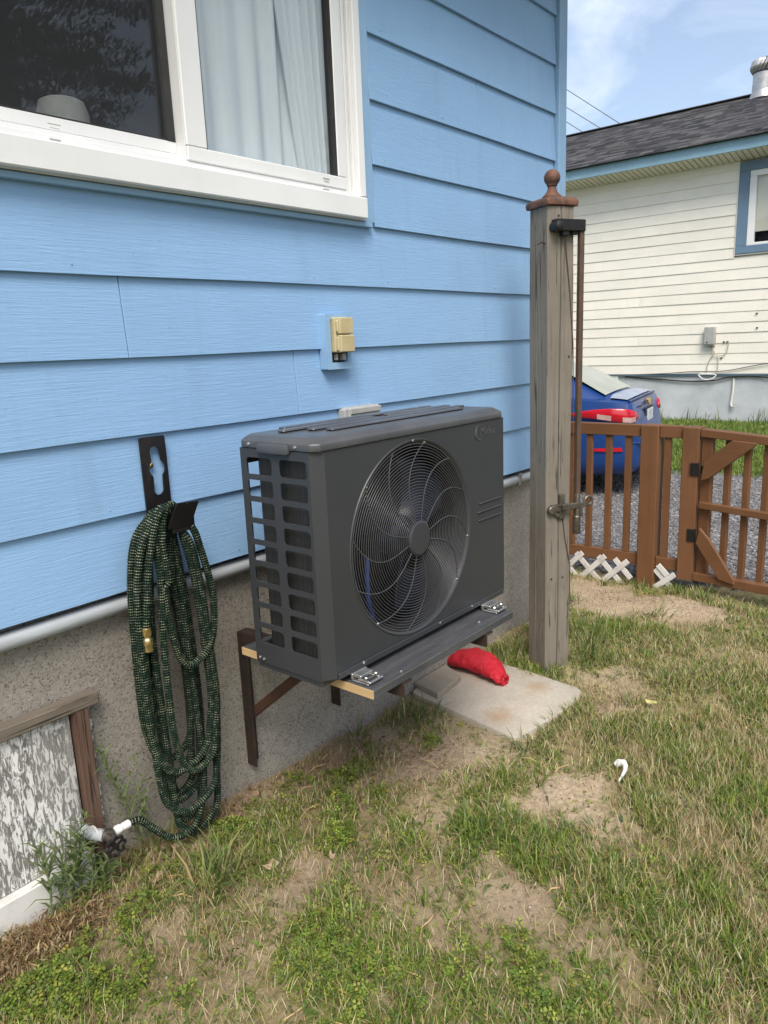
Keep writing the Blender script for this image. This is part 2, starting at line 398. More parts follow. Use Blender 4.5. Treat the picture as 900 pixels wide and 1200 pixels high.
MAT['redlens'] = M('red lamp lens', (.55, .01, .02), (.45, .008, .02), 8, rough=.12, spec=.7)
MAT['clearlens'] = M('clear lamp lens', (.52, .34, .31), (.42, .26, .24), 30, rough=.15, spec=.7)
MAT['gold'] = M('gold emblem', (.75, .50, .13), (.6, .38, .10), 60, rough=.3, metal=.8)
MAT['plate'] = M('licence plate', (.62, .64, .66), (.5, .52, .55), 20, rough=.4)
MAT['tan_soffit'] = M('cream soffit metal', (.80, .74, .62), (.74, .68, .56), 5, rough=.5)
MAT['fascia'] = M('pale blue fascia', (.27, .44, .54), (.23, .38, .47), 2.5, rough=.5, bmp=.001)
MAT['slateblue'] = M('slate blue window trim', (.135, .215, .30), (.115, .185, .26), 3, rough=.5)
MAT['turbine'] = M('galvanised turbine', (.55, .54, .52), (.42, .41, .39), 8, rough=.35, metal=.7)
MAT['cable'] = M('weathered cable', (.55, .52, .42), (.45, .42, .33), 20, rough=.6)
MAT['powerline'] = M('power line', (.10, .10, .11), (.13, .13, .14), 5, rough=.6)
def attr_mat(name, rough=.6, trans=.0, nsc=0, spec=.3):
    m, t, b = new_mat(name); a = t.nodes.new('ShaderNodeAttribute'); a.attribute_name = 'Col'
    c = a.outputs['Color']
    if nsc:
        f = noise(t, coords(t), nsc, 4); c = mix(t, .6, c, ramp(t, f, [(.3, (.6,)*3), (.7, (1,)*3)]), 'MULTIPLY')
    t.links.new(c, b.inputs['Base Color']); b.inputs['Roughness'].default_value = rough; b.inputs['Specular IOR Level'].default_value = spec
    if trans:
        o = t.nodes['Material Output']; tl = t.nodes.new('ShaderNodeBsdfTranslucent'); ms = t.nodes.new('ShaderNodeMixShader')
        ms.inputs[0].default_value = trans; t.links.new(c, tl.inputs['Color']); t.links.new(b.outputs[0], ms.inputs[1]); t.links.new(tl.outputs[0], ms.inputs[2]); t.links.new(ms.outputs[0], o.inputs['Surface'])
    return m
MAT['leaf'] = attr_mat('leaf and blade', .5, .42)
MAT['stone'] = attr_mat('stone chips', .85, 0, 30)
MAT['shingle'] = attr_mat('asphalt shingle', .95, 0, 40, .15)
def np_mesh(name, verts, faces_by_n, col=None):
    """verts (N,3); faces_by_n list of (M,k) index arrays; col (N,3)"""
    me = bpy.data.meshes.new(name); me.vertices.add(len(verts)); me.vertices.foreach_set('co', np.asarray(verts, np.float32).ravel())
    tot = sum(f.size for f in faces_by_n); npol = sum(len(f) for f in faces_by_n)
    me.loops.add(tot); me.polygons.add(npol)
    me.loops.foreach_set('vertex_index', np.concatenate([f.ravel() for f in faces_by_n]).astype(np.int32))
    starts = []; s = 0
    for f in faces_by_n:
        starts.append(s+np.arange(len(f))*f.shape[1]); s += f.size
    me.polygons.foreach_set('loop_start', np.concatenate(starts).astype(np.int32))
    me.update(calc_edges=True); me.validate()
    if col is not None:
        a = me.color_attributes.new('Col', 'FLOAT_COLOR', 'POINT')
        a.data.foreach_set('color', np.concatenate([col, np.ones((len(col), 1))], 1).astype(np.float32).ravel())
    return me


def screen_mat():
    m, t, b = new_mat('fly screen mesh'); o = t.nodes['Material Output']; tr = t.nodes.new('ShaderNodeBsdfTransparent'); ms = t.nodes.new('ShaderNodeMixShader')
    b.inputs['Base Color'].default_value = (.085, .09, .095, 1); b.inputs['Roughness'].default_value = .8
    ms.inputs[0].default_value = .24; t.links.new(tr.outputs[0], ms.inputs[1]); t.links.new(b.outputs[0], ms.inputs[2]); t.links.new(ms.outputs[0], o.inputs['Surface']); return m
MAT['screen'] = screen_mat()
MAT['needle'] = attr_mat('spruce needles', .8, .1, 0, .1)

# ------------------------------------------------------------------ ground
def sst(a, b, x): t = np.clip((x-a)/(b-a), 0, 1); return t*t*(3-2*t)
_gp = [(rng.uniform(0, 6.28), rng.uniform(0, 6.28), rng.uniform(-1, 1), rng.uniform(-1, 1)) for _ in range(26)]
def wob(x, y, f0=2.0, n=12, seed=0):
    r = 0*x
    for i in range(n):
        a, b, p, q_ = _gp[(i+seed) % 26]; f = f0*(1+.45*i)
        th = a+i*2.4; r = r+np.sin((x*math.cos(th)+y*math.sin(th))*f+b)/(1+.5*i)
    return r
def hg(x, y):
    x = np.asarray(x, float); y = np.asarray(y, float)
    wall = np.interp(x, [-3, .0, .15, .55, 1.4, 2.3, 3], [.015, .02, .035, .0, -.05, -.03, -.02])
    h = wall*np.exp(-(np.minimum(y, 0)/.45)**2)
    near = 1-sst(3.4, 4.2, x)
    h = h+near*(.006*wob(x, y, 3.2)+.0028*wob(x, y, 14, 12, 5))
    h = h-.045*sst(3.15, 3.5, x)-.155*sst(3.75, 6.2, x)
    slab = np.exp(-(np.maximum(np.abs(x-1.66)-.3, 0)/.1)**2-(np.maximum(np.abs(y+.22)-.36, 0)/.1)**2)
    return h*(1-slab)-.03*slab
xs = np.concatenate([[-400, -120, -40, -15, -6, -3, -2], np.arange(-1.2, 4.2, .03), np.arange(4.3, 9, .3), [10, 12, 14, 18, 25, 40, 80, 160, 400]])
ys = np.concatenate([[-400, -120, -40, -15, -8, -5, -4], np.arange(-3.2, .3, .03), np.arange(.4, 3, .3), [4, 6, 9, 14, 25, 50, 120, 400]])
gx, gy = np.meshgrid(xs, ys, indexing='ij'); gz = hg(gx, gy)
# sparse growth / bare soil map ---------------------------------------------
BARE = [(1.088,-.828,.19,.11,1), (1.075,-1.02,.10,.08,1), (1.28,-.95,.12,.07,.7), (3.13,-.25,.30,.42,1.3), (3.1,-.62,.22,.2,1.1), (3.3,.05,.2,.3,.9), (2.75,-.25,.12,.10,.7), (1.80,-.74,.26,.10,.75), (2.1,-.66,.2,.1,.4),
        (.273,-.464,.12,.07,.95), (.543,-.798,.07,.07,.95), (.993,-.35,.26,.15,.8), (.626,-1.02,.09,.07,.9), (.417,-.05,.28,.08,.6), (-.016,-.33,.07,.12,.7), (-.25,-.10,.22,.12,1.1), (.85,-.06,.5,.12,.75), (1.25,-.5,.16,.2,.6), (.72,-.62,.12,.06,.5), (.1,-.55,.12,.05,.5), (.18,-.85,.08,.05,.5), (.9,-.55,.15,.06,.6),(1.35,-1.25,.12,.06,.5), (2.0,-1.3,.2,.08,.4),(2.5,-.9,.16,.06,.35)]
LUSH = [(2.54,-.42,.32,.20,1), (2.3,-.5,.12,.1,.8), (.823,-.732,.12,.06,1), (.81,-.92,.08,.08,.8), (.153,-.275,.13,.09,.9), (2.6,-1.2,.6,.4,.5), (1.6,-1.6,.6,.5,.6), (3.35,-.75,.25,.2,.5), (3.42,-.33,.10,.2,.9), (1.0,-1.4,.4,.3,.5), (1.55,-1.0,.25,.12,.4)]
CLOV = [(.62,-.07,.10,.05,.9), (.80,-.17,.12,.06,.8), (1.0,-.12,.10,.05,.7), (.35,-.12,.08,.05,.7), (1.15,-.28,.08,.06,.6), (.703,-.339,.12,.07,1), (.619,-.16,.12,.05,1), (.569,-.386,.1,.06,1), (.461,-.38,.1,.05,.9), (-.129,-.235,.11,.07,1.2), (-.113,-.075,.08,.05,1), (-.342,-.273,.12,.10,1.1), (-.178,-.37,.1,.08,1), (.354,-1.03,.12,.09,.9), (.367,-1.2,.13,.1,.8), (3.35,-.30,.08,.12,.8), (-.05,-.5,.1,.1,.7), (.2,-.7,.15,.1,.6), (.05,-.15,.12,.06,.6), (.45,-.6,.15,.1,.5), (.1,-.9,.2,.15,.6), (.85,-1.2,.2,.12,.5)]
def field(L_, x, y):
    x = np.asarray(x, float); y = np.asarray(y, float)
    x, y = x+.022*wob(x, y, 11, 10, 4)+.010*wob(x, y, 37, 10, 1), y+.022*wob(x, y, 12, 10, 8)+.010*wob(x, y, 41, 10, 6)
    r = 0*x
    for cx, cy, sx, sy, a in L_: r = r+a*np.exp(-((x-cx)/sx)**2-((y-cy)/sy)**2)
    return r
def cover(x, y):
    n = .5+.22*wob(x, y, 5, 12, 3)+.12*wob(x, y, 19, 10, 9)
    return np.clip(.86+.5*(n-.5)*2*.6-1.12*field(BARE, x, y)+.5*field(LUSH, x, y), 0.0, 1.35)
def ground_mat():
    m, t, b = new_mat('soil and thatch'); v = coords(t, rnd=False)
    a = t.nodes.new('ShaderNodeAttribute'); a.attribute_name = 'Col'
    f = noise(t, v, 3, 7, .65); soil = ramp(t, f, [(.3, (.38, .29, .195)), (.52, (.49, .385, .27)), (.75, (.58, .47, .345))])
    f2 = noise(t, v, 60, 6, .7); soil = mix(t, ramp(t, f2, [(.35, (.6,)*3), (.6, (0,)*3)]), soil, (.20, .15, .095))
    th = ramp(t, noise(t, v, 90, 5, .7), [(.3, (.15, .13, .05)), (.55, (.26, .225, .105)), (.8, (.38, .33, .18))])
    sx_ = t.nodes.new('ShaderNodeSeparateXYZ'); t.links.new(a.outputs['Vector'], sx_.inputs[0])
    c = mix(t, sx_.outputs[0], soil, th)
    grn = ramp(t, noise(t, v, 1.2, 6), [(.3, (.07, .10, .03)), (.7, (.11, .14, .045))])
    c = mix(t, sx_.outputs[1], c, grn)
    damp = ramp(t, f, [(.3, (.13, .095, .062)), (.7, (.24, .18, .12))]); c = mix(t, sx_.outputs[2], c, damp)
    t.links.new(c, b.inputs['Base Color']); b.inputs['Roughness'].default_value = .95; b.inputs['Specular IOR Level'].default_value = .1
    n = bump(t, b, f2, .006, .9); bump(t, b, noise(t, v, 22, 5), .012, .7, n); return m
nx, ny = gx.shape
idx = np.arange(nx*ny).reshape(nx, ny)
quads = np.stack([idx[:-1, :-1], idx[1:, :-1], idx[1:, 1:], idx[:-1, 1:]], -1).reshape(-1, 4)
cov = np.clip(cover(gx, gy), 0, 1); far = np.clip(sst(4.5, 6, np.abs(gx-1.5)+0)+sst(3.2, 5, np.abs(gy)), 0, 1)
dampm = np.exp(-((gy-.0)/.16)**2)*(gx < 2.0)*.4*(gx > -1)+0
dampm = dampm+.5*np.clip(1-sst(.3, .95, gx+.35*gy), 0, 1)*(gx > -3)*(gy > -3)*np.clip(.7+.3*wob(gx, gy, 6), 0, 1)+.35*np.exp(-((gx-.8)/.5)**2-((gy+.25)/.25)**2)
col = np.stack([cov*.9, far*.9, np.clip(dampm, 0, .7)], -1).reshape(-1, 3)
gme = np_mesh('ground', np.stack([gx, gy, gz], -1).reshape(-1, 3), [quads], col)
gme.shade_smooth(); obj('ground', gme, ground_mat(), kind='structure')
# gravel drive beyond the fence
def gravel_mat():
    m, t, b = new_mat('grey gravel'); v = coords(t, rnd=False)
    vo = t.nodes.new('ShaderNodeTexVoronoi'); vo.inputs['Scale'].default_value = 38; t.links.new(v, vo.inputs['Vector'])
    sx_ = t.nodes.new('ShaderNodeSeparateXYZ'); t.links.new(vo.outputs['Color'], sx_.inputs[0])
    c = ramp(t, sx_.outputs[0], [(0, (.085, .082, .085)), (.5, (.17, .165, .17)), (.85, (.24, .235, .235)), (1, (.45, .43, .42))])
    f = noise(t, v, 1.3, 5); c = mix(t, ramp(t, f, [(.4, (.5,)*3), (.65, (0,)*3)]), c, (.11, .105, .105))
    t.links.new(c, b.inputs['Base Color']); b.inputs['Roughness'].default_value = .9
    bump(t, b, vo.outputs['Distance'], .012, 1); return m
MAT['gravel'] = gravel_mat()
dx = np.concatenate([[3.66], np.arange(3.8, 8.81, .2)]); dy = np.concatenate([[-30, -12, -6], np.arange(-3, 4, .2), [5, 8, 14, 30]])
ax, ay = np.meshgrid(dx, dy, indexing='ij'); az = hg(ax, ay)+.014
ed = ax >= 8.7; ax = ax+np.where(ed, .12*np.sin(ay*3.1)+.08*np.sin(ay*7.7), 0); az = np.where(ed, az-.03, az); az = np.where(ax < 3.7, az-.03, az)
i2 = np.arange(ax.size).reshape(ax.shape)
dme = np_mesh('gravel_drive', np.stack([ax, ay, az], -1).reshape(-1, 3), [np.stack([i2[:-1, :-1], i2[1:, :-1], i2[1:, 1:], i2[:-1, 1:]], -1).reshape(-1, 4)])
dme.shade_smooth(); obj('gravel_drive', dme, MAT['gravel'], kind='structure')
def stones(name, n, X, Y, smin, smax, pal, zoff=0, rowfun=None, par=None):
    x = rng.uniform(*X, n); y = rng.uniform(*Y, n)
    if rowfun is not None: k = rowfun(x, y); x, y = x[k], y[k]
    n = len(x); s = smin+(smax-smin)*rng.random(n)**2.5
    base = np.array([(1,0,0),(-1,0,0),(0,1,0),(0,-1,0),(0,0,1),(0,0,-1)], float)
    tri = np.array([(0,2,4),(2,1,4),(1,3,4),(3,0,4),(2,0,5),(1,2,5),(3,1,5),(0,3,5)])
    P = base[None]*(.55+.6*rng.random((n, 6, 1)))*np.stack([s*(.8+.5*rng.random(n)), s*(.8+.5*rng.random(n)), s*.55], -1)[:, None]
    a = rng.uniform(0, 6.28, n); ca, sa = np.cos(a)[:, None], np.sin(a)[:, None]
    px, py = P[..., 0]*ca-P[..., 1]*sa, P[..., 0]*sa+P[..., 1]*ca
    V = np.stack([px+x[:, None], py+y[:, None], P[..., 2]+(hg(x, y)+zoff+s*.2)[:, None]], -1)
    c = np.array(pal)[rng.integers(0, len(pal), n)]*(.75+.5*rng.random((n, 1)))
    me = np_mesh(name, V.reshape(-1, 3), [(tri[None]+6*np.arange(n)[:, None, None]).reshape(-1, 3)], np.repeat(c, 6, 0))
    return obj(name, me, MAT['stone'], kind='stuff')
o = stones('gravel_stones', 26000, (3.68, 8.2), (-2.2, 2.0), .010, .028, [(.17,.165,.17), (.21,.205,.205), (.13,.127,.132), (.30,.29,.28), (.22,.21,.20)], .012)
tag(o, 'loose grey gravel chips spread over the driveway behind the fence', 'gravel')
o = stones('soil_crumbs', 9000, (-.5, 3.6), (-1.9, .02), .002, .007, [(.22,.17,.115), (.30,.24,.17), (.13,.10,.065), (.38,.33,.27)], 0, lambda x, y: rng.random(len(x)) > cover(x, y)*.8)
tag(o, 'small crumbs of soil and grit on the bare patches of the lawn', 'soil')

# ------------------------------------------------------------------ blue house
ZB, S_, XC = 1.0523, .21212, 2.715
house = thing('blue_house', 'pale blue clapboard house in the foreground with white window and bare concrete base', 'house', (0, 0, 0))
m_ = MB().box2((-2.6, .035, -.6), (1.8, .25, .86)).box2((1.8, .036, -.6), (XC+.03, .25, .86)).box2((XC-.18, .25, -.6), (XC+.0305, 8, .86))
part('foundation_wall', m_, MAT['conc'], house)
m_ = MB().box2((-2.6, .004, .862), (XC+.03, .12, 1.905)).box2((1.255, .004, 1.905), (XC+.03, .12, 3.25)).box2((-2.6, .004, 1.905), (-.78, .12, 3.25)).box2((-.78, .004, 2.98), (1.255, .12, 3.25))
m_.box2((XC-.09, .12, .862), (XC+.03, 8, 3.25)).box2((-2.6, .12, .862), (-2.48, 8, 3.25)).box2((-2.48, 7.88, .862), (XC-.09, 8, 3.25))
part('wall_core', m_, MAT['bluetrim'], house)
def siding_row(z0, xa, xb, k, lowest=False):
    prof = [(-.021, 0), (-.0085, 0.0005), (-.0005, S_+.012), (-.0068, S_+.012)]
    mb = MB(); n = max(2, int((xb-xa)/.16)); vs = []
    for i in range(n+1):
        x = xa+(xb-xa)*i/n; wv = .0012*math.sin(x*2.3+k*1.7)+.0006*math.sin(x*7.1+k)
        for y, z in prof: vs.append((x, y-.0008*math.sin(x*3.1+k*2)*(z < .1), z0+z+wv*(z < .1)))
    fs = []
    for i in range(n):
        for j in range(4): fs.append((4*i+j, 4*i+(j+1) % 4, 4*i+4+(j+1) % 4, 4*i+4+j))
    fs += [(0, 1, 2, 3), (4*n+3, 4*n+2, 4*n+1, 4*n)]
    mb.add(vs, fs)
    part('siding_board', mb, MAT['blue'], house, 0.0012, loc=((xa+xb)/2, 0, z0))
JO = {2: [.235], 1: [.856], 0: [-.9], 3: [-1.3], -1: [1.9], 6: [2.0]}
for k in range(-1, 11):
    z0 = ZB+k*S_
    xa = -2.6 if k < 4 else 1.2965
    cuts = [xa]+[j for j in JO.get(k, []) if j > xa]+[XC-.018]
    for i in range(len(cuts)-1): siding_row(z0, cuts[i]+(.0012 if i else 0), cuts[i+1]-(.0012 if i < len(cuts)-2 else 0), k)
    if k >= 4: siding_row(z0, -2.6, -.80, k)
# corner boards and hidden return wall
part('corner_trim', MB().box2((XC-.012, -.034, .83), (XC+.066, -.002, 3.25)).box2((XC+.034, -.0018, .83), (XC+.0655, .075, 3.25)), MAT['bluetrim'], house, .003)
mb = MB()
for k in range(-1, 11):
    z0 = ZB+k*S_; mb.add([(XC+.051, .077, z0), (XC+.036, .077, z0+S_+.01), (XC+.036, 8, z0+S_+.01), (XC+.051, 8, z0), (XC+.031, .077, z0), (XC+.031, 8, z0)], [(0, 3, 2, 1), (0, 4, 5, 3)])
part('return_siding', mb, MAT['bluetrim'], house, kind='stuff')
nl = MB()
for k in range(-1, 10):
    for i in range(12):
        x = -1.1+i*.4064+.03*math.sin(k*3+i); 
        if x > XC-.05 or (k >= 4 and x < 1.36) or random.random() < .35: continue
        nl.lathe([(.0028, 0), (.0026, -.0012), (.0004, -.0016)], (x, -.0200, ZB+k*S_+.022), 'y', 8)
part('nail_head', nl, MAT['bluetrim'], house, kind='stuff')
# eave and roof, unseen above the frame, added to shade the wall
part('added_eave_soffit', MB().box2((-2.9, -.42, 3.252), (XC+.35, 8.3, 3.29)), MAT['white'], house)
part('fascia_board', MB().box2((-2.92, -.45, 3.24), (XC+.37, -.422, 3.42)), MAT['bluetrim'], house)
mb = MB(); mb.add([(-2.95, -.5, 3.40), (XC+.4, -.5, 3.40), (XC+.4, 4, 4.9), (-2.95, 4, 4.9), (-2.95, 8.5, 3.40), (XC+.4, 8.5, 3.40)], [(0, 1, 2, 3), (3, 2, 5, 4), (1, 5, 2), (0, 3, 4)])
MAT['roofdark'] = M('dark roof felt', (.06, .06, .062), (.09, .088, .088), 12, rough=.95, bmp=.003)
part('roof', mb, MAT['roofdark'], house)
# room behind the window
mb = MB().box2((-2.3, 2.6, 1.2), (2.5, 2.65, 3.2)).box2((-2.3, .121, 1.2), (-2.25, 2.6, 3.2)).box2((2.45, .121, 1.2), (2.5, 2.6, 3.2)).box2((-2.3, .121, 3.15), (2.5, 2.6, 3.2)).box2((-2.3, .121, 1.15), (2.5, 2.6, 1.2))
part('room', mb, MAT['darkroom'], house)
# window ------------------------------------------------------------------
win = part('window', MB().box2((-.75, -.036, 1.913), (1.230, .10, 1.9905)).box2((-.75, -.042, 2.95), (1.230, .10, 3.0)).box2((1.196, -.040, 1.991), (1.232, .10, 2.9495)).box2((-.752, -.040, 1.991), (-.712, .10, 2.9495)), MAT['white'], house, .003, label='white vinyl sliding window with one dark pane and one curtained pane')
WL[win] = Vector((0, 0, 0))
part('flashing', MB().box2((-.80, -.030, 1.8945), (1.272, -.0085, 1.911)).box2((1.2345, -.020, 1.9125), (1.294, -.0005, 3.02)).box2((-.802, -.020, 1.9125), (-.756, -.0005, 3.02)), MAT['bluetrim'], house, .002)
part('sill', MB().box2((-.78, -.060, 1.915), (1.214, -.037, 1.985)), MAT['white'], win, .004)
part('track', MB().box2((1.150, -.012, 1.992), (1.1955, .09, 2.949)).box2((1.166, -.018, 1.992), (1.173, -.0125, 2.949)).box2((1.183, -.024, 1.992), (1.1955, -.0125, 2.949)).box2((-.71, -.020, 1.992), (1.1495, .09, 2.0075)).box2((-.71, .0205, 2.008), (.486, .09, 2.030)), MAT['white'], win, .0015)
def sash(x0, x1, y0, y1, wl, wr, zb0, zb1):
    mb = MB().box2((x0, y0, zb0), (x1, y1, zb1)).box2((x0, y0, 2.905), (x1, y1, 2.948)).box2((x0, y0+.0005, zb1+.0005), (x0+wl, y1, 2.9045)).box2((x1-wr, y0+.0005, zb1+.0005), (x1, y1, 2.9045))
    return part('sash', mb, MAT['white'], win, .003)
sash(.487, 1.148, -.024, .018, .072, .040, 2.008, 2.047)
sash(-.70, .4865, .022, .056, .04, .003, 2.0305, 2.062)
for a_, b_ in (((1.1035, -.0205, 2.0475), (1.108, .012, 2.9045)), ((.5592, -.0205, 2.0475), (.5612, .012, 2.9045)), ((.457, .0205, 2.0625), (.4825, .03, 2.9045)), ((-.659, .023, 2.0622), (.4565, .03, 2.066))): part('gasket', MB().box2(a_, b_), MAT['rubber'], win)
part('pane', MB().box2((.5595, -.004, 2.045), (1.1075, 0, 2.907)), MAT['glass'], win, smooth=0)
part('pane', MB().box2((-.662, .036, 2.06), (.4833, .040, 2.907)), MAT['glass'], win, smooth=0)
part('insect_screen', MB().add([(-.66, .0235, 2.064), (.4565, .0235, 2.064), (.4565, .0235, 2.905), (-.66, .0235, 2.905)], [(0, 1, 2, 3)]), MAT['screen'], win)
for x in (.10, 1.045):
    for a_, b_ in (((x-.014, -.0215, 1.997), (x+.014, -.0203, 1.9995)), ((x-.016, -.0255, 2.030), (x+.016, -.0245, 2.0325)), ((x-.012, -.0255, 2.022), (x+.012, -.0245, 2.0235))): part('weep_slot', MB().box2(a_, b_), MAT['greyplastic'], win)
part('interlock', MB().box2((.4838, -.0195, 2.0085), (.4865, .0215, 2.9045)), MAT['white'], win, .001)
# curtains and lamp shade indoors
def curtain(name, xa, xb, y, z0, z1, lean, label, folds=9, amp=.018):
    n, mz = 90, 16; vs = []; fs = []
    for i in range(n+1):
        for j in range(mz+1):
            t = i/n; u = j/mz; x = xa+(xb-xa)*t
            if lean: x = x+lean*(1-u)**1.4*(1-t)
            vs.append((x, y+amp*math.sin(t*folds*6.28+.8*math.sin(t*9))*(.6+.4*u)+.01*math.sin(t*40), z0+(z1-z0)*u))
    for i in range(n):
        for j in range(mz): fs.append((i*(mz+1)+j, (i+1)*(mz+1)+j, (i+1)*(mz+1)+j+1, i*(mz+1)+j+1))
    me = MB().add(vs, fs).mesh(name, (xa, y, z0), 0, 180)
    o = obj(name, me, MAT['curtain'], None, (xa, y, z0)); tag(o, label, 'curtain'); return o
curtain('curtain', .565, 1.147, .060, 1.95, 3.05, 0, 'pale sheer curtain hanging close behind the right window pane', 8, .007)
curtain('curtain', .88, 1.146, .040, 1.95, 3.05, .12, 'brighter white curtain edge hanging in front of the sheer at the right pane', 5, .006)
curtain('curtain', -.62, -.06, .16, 1.95, 3.05, -.0, 'grey shaded curtain at the left end of the dark window pane', 5, .02)
mb = MB().lathe([(.070, 0), (.070, .005), (.066, .10), (.058, .128), (.045, .135), (.001, .136)], (.225, .15, 2.012), seg=24)
o = part('lamp_shade', mb, MAT['greyshade'], None, loc=(.225, .15, 2.012)); tag(o, 'small grey round-topped shade on the inside sill of the dark window pane', 'shade')

# hatch in the foundation ---------------------------------------------------
hz_ = part('hatch', MB().box2((-.95, .012, .12), (-.052, .034, .545)), MAT['peel'], house, .001, label='boarded basement opening of plywood with peeling white paint'); WL[hz_] = Vector((0, 0, 0))
part('jamb', MB().box2((-.046, -.008, .10), (-.004, .033, .546)), MAT['rust_jamb'], hz_, .0015)
part('head_board', MB().bar((-1.0, .010, .566), (.030, .010, .562), .042, .036), MAT['oldboard'], hz_, .004)
part('bottom_board', MB().box2((-.98, -.014, -.05), (-.045, .033, .117)), MAT['white_dirty'], hz_, .004)
mb = MB()
for i in range(40):
    z = .12+.43*i/40; mb.box((.006+random.uniform(-.004, .004), .030, z), (random.uniform(.008, .016), .016, .014), Matrix.Rotation(random.uniform(-.6, .6), 3, 'Y'))
part('caulk_bead', mb, MAT['white_dirty'], hz_, .002, kind='stuff')

# conduit under the siding ---------------------------------------------------
pp = [(-2.6, .006, .795)]+[(x, .006+.002*math.sin(x*3), .797+.003*math.sin(x*1.9)) for x in np.arange(-2.2, 2.7, .25)]
con = thing('conduit_pipe', 'long grey plastic conduit running along the wall just below the blue siding', 'pipe', (0, 0, .797))
part('pipe', MB().tube(pp, .0235, 14), MAT['pipe'], con)
cl = part('pipe_clip', MB().box2((-.012, -.022, .768), (.012, .036, .826)), MAT['galv'], con, .003, loc=(0, 0, .797))
cl.location.x = 0.02-0
again(cl, con, (1.35, 0, .797)); again(cl, con, (2.35, 0, .797)); cl.location.x = -.9

# outlet ---------------------------------------------------------------------
ou = thing('outdoor_outlet', 'beige weatherproof outlet cover on a pale blue mounting block', 'outlet', (1.095, -.02, 1.41))
mp_ = lambda y0: (lambda u, v, t: (u, y0+t, v))
part('mount_block', plate_mesh(rrect(1.030, 1.405, 1.152, 1.592, .004), [rrect(1.054, 1.428, 1.135, 1.575, .003)], .034, mp_(-.030), 'mount_block'), MAT['bluetrim'], ou, .002)
part('junction_recess', MB().box2((1.054, -.030, 1.428), (1.135, -.016, 1.575)), MAT['rubber'], ou)
part('cover_base', MB().box2((1.060, -.062, 1.462), (1.136, -.0305, 1.580)), MAT['beige'], ou, .004)
part('cover_flap', MB().box2((1.064, -.082, 1.524), (1.134, -.064, 1.579)).box2((1.060, -.074, 1.530), (1.068, -.0625, 1.572)), MAT['beige'], ou, .003)
part('cover_flap', MB().box2((1.064, -.085, 1.463), (1.134, -.0645, 1.5205)).box2((1.060, -.076, 1.468), (1.068, -.0625, 1.514)), MAT['beige'], ou, .003)
part('socket', MB().box2((1.078, -.046, 1.436), (1.088, -.0305, 1.458)), MAT['greyplastic'], ou, .002)
part('socket', MB().box2((1.108, -.050, 1.435), (1.124, -.0305, 1.458)), MAT['greyplastic'], ou, .002)
bx_ = thing('line_cover', 'small pale grey plastic line cover on the siding above the unit', 'cover', (1.19, -.01, 1.24))
part('cover_body', MB().box2((1.115, -.060, 1.19), (1.285, -.010, 1.268)), MAT['greyplastic'], bx_, .006)
part('cover_end', MB().box2((1.105, -.046, 1.19), (1.1145, -.010, 1.262)), MAT['greyplastic'], bx_, .003)
part('cover_lip', MB().box2((1.117, -.066, 1.244), (1.284, -.0605, 1.264)), MAT['greyplastic'], bx_, .002)
ou.location.x -= .052; bx_.location.x -= .05
# refrigerant line behind the unit, running down from the cover
o = part('insulated_line', MB().tube([(1.2, -.035, 1.2), (1.2, -.06, 1.1), (1.19, -.12, .98), (1.19, -.24, .86), (1.19, -.30, .82)], .018, 10), MAT['rubber'], None, loc=(1.2, -.03, 1.2)); tag(o, 'black insulated line running from the wall cover into the back of the unit', 'pipe')

# ------------------------------------------------------------------ heat pump
YF = -.575; X0, X1, ZL, ZH = .3626, 1.2526, .624, 1.231
hp = thing('heat_pump', 'dark grey outdoor heat pump unit with a large round fan guard', 'heat pump', (.80, -.43, .60))
xz = lambda y0: (lambda u, v, t: (u, y0+t, v))
FC = (.757, .930); FR = .284
fp = plate_mesh([(.396, ZL), (X1-.006, ZL), (X1, ZL+.012), (X1, ZH), (.396, ZH)], [circ(FC[0], FC[1], FR, 72)], .004, xz(YF+.002), 'front_panel')
fp.add([(.396, YF, ZL), (.396, YF, ZH), (X0+.0005, -.552, ZH), (X0+.0005, -.552, ZL), (.398, YF+.004, ZL), (.398, YF+.004, ZH), (X0+.003, -.5485, ZH), (X0+.003, -.5485, ZL)], [(0, 1, 2, 3), (4, 7, 6, 5), (3, 2, 6, 7)])
fp.add([(X1, YF, ZL+.012), (X1, YF, ZH), (X1+.001, -.30, ZH), (X1+.001, -.30, ZL+.012), (X1-.004, YF, ZL+.012), (X1-.004, YF, ZH), (X1-.004, -.30, ZH), (X1-.004, -.30, ZL+.012)], [(0, 3, 2, 1), (4, 5, 6, 7), (2, 3, 7, 6), (0, 4, 7, 3)])
front = part('front_panel', fp, MAT['cab'], hp, smooth=40); WL[front] = WL[hp].copy()
# pressed ribs right of the fan
rb = MB()
for i, (z, xa) in enumerate([(.966, 1.098), (.938, 1.086), (.910, 1.092)]): rb.bar((xa, YF-.001, z), (1.232, YF-.001, z), .008, .005)
part('pressed_rib', rb, MAT['cab'], front, .002, kind='stuff')
part('bottom_lip', MB().box2((.40, YF-.004, ZL-.004), (X1-.01, YF-.0005, ZL+.014)), MAT['cab'], front, .0015)
# recessed ring of the fan opening
rim = MB(); pr = [(FR+.005, 0.0008), (FR+.002, -.003), (FR-.004, -.001), (FR-.010, .010), (FR-.018, .03), (FR-.018, .05)]
seg = 96; vs = []; fs = []
for r, y in pr:
    for k in range(seg): a = 2*PI*k/seg; vs.append((FC[0]+r*math.cos(a), YF+y, FC[1]+r*math.sin(a)))
for i in range(len(pr)-1):
    for k in range(seg): fs.append((i*seg+k, i*seg+(k+1) % seg, (i+1)*seg+(k+1) % seg, (i+1)*seg+k))
rim.add(vs, fs); part('fan_rim', rim, MAT['cab'], hp, smooth=60)
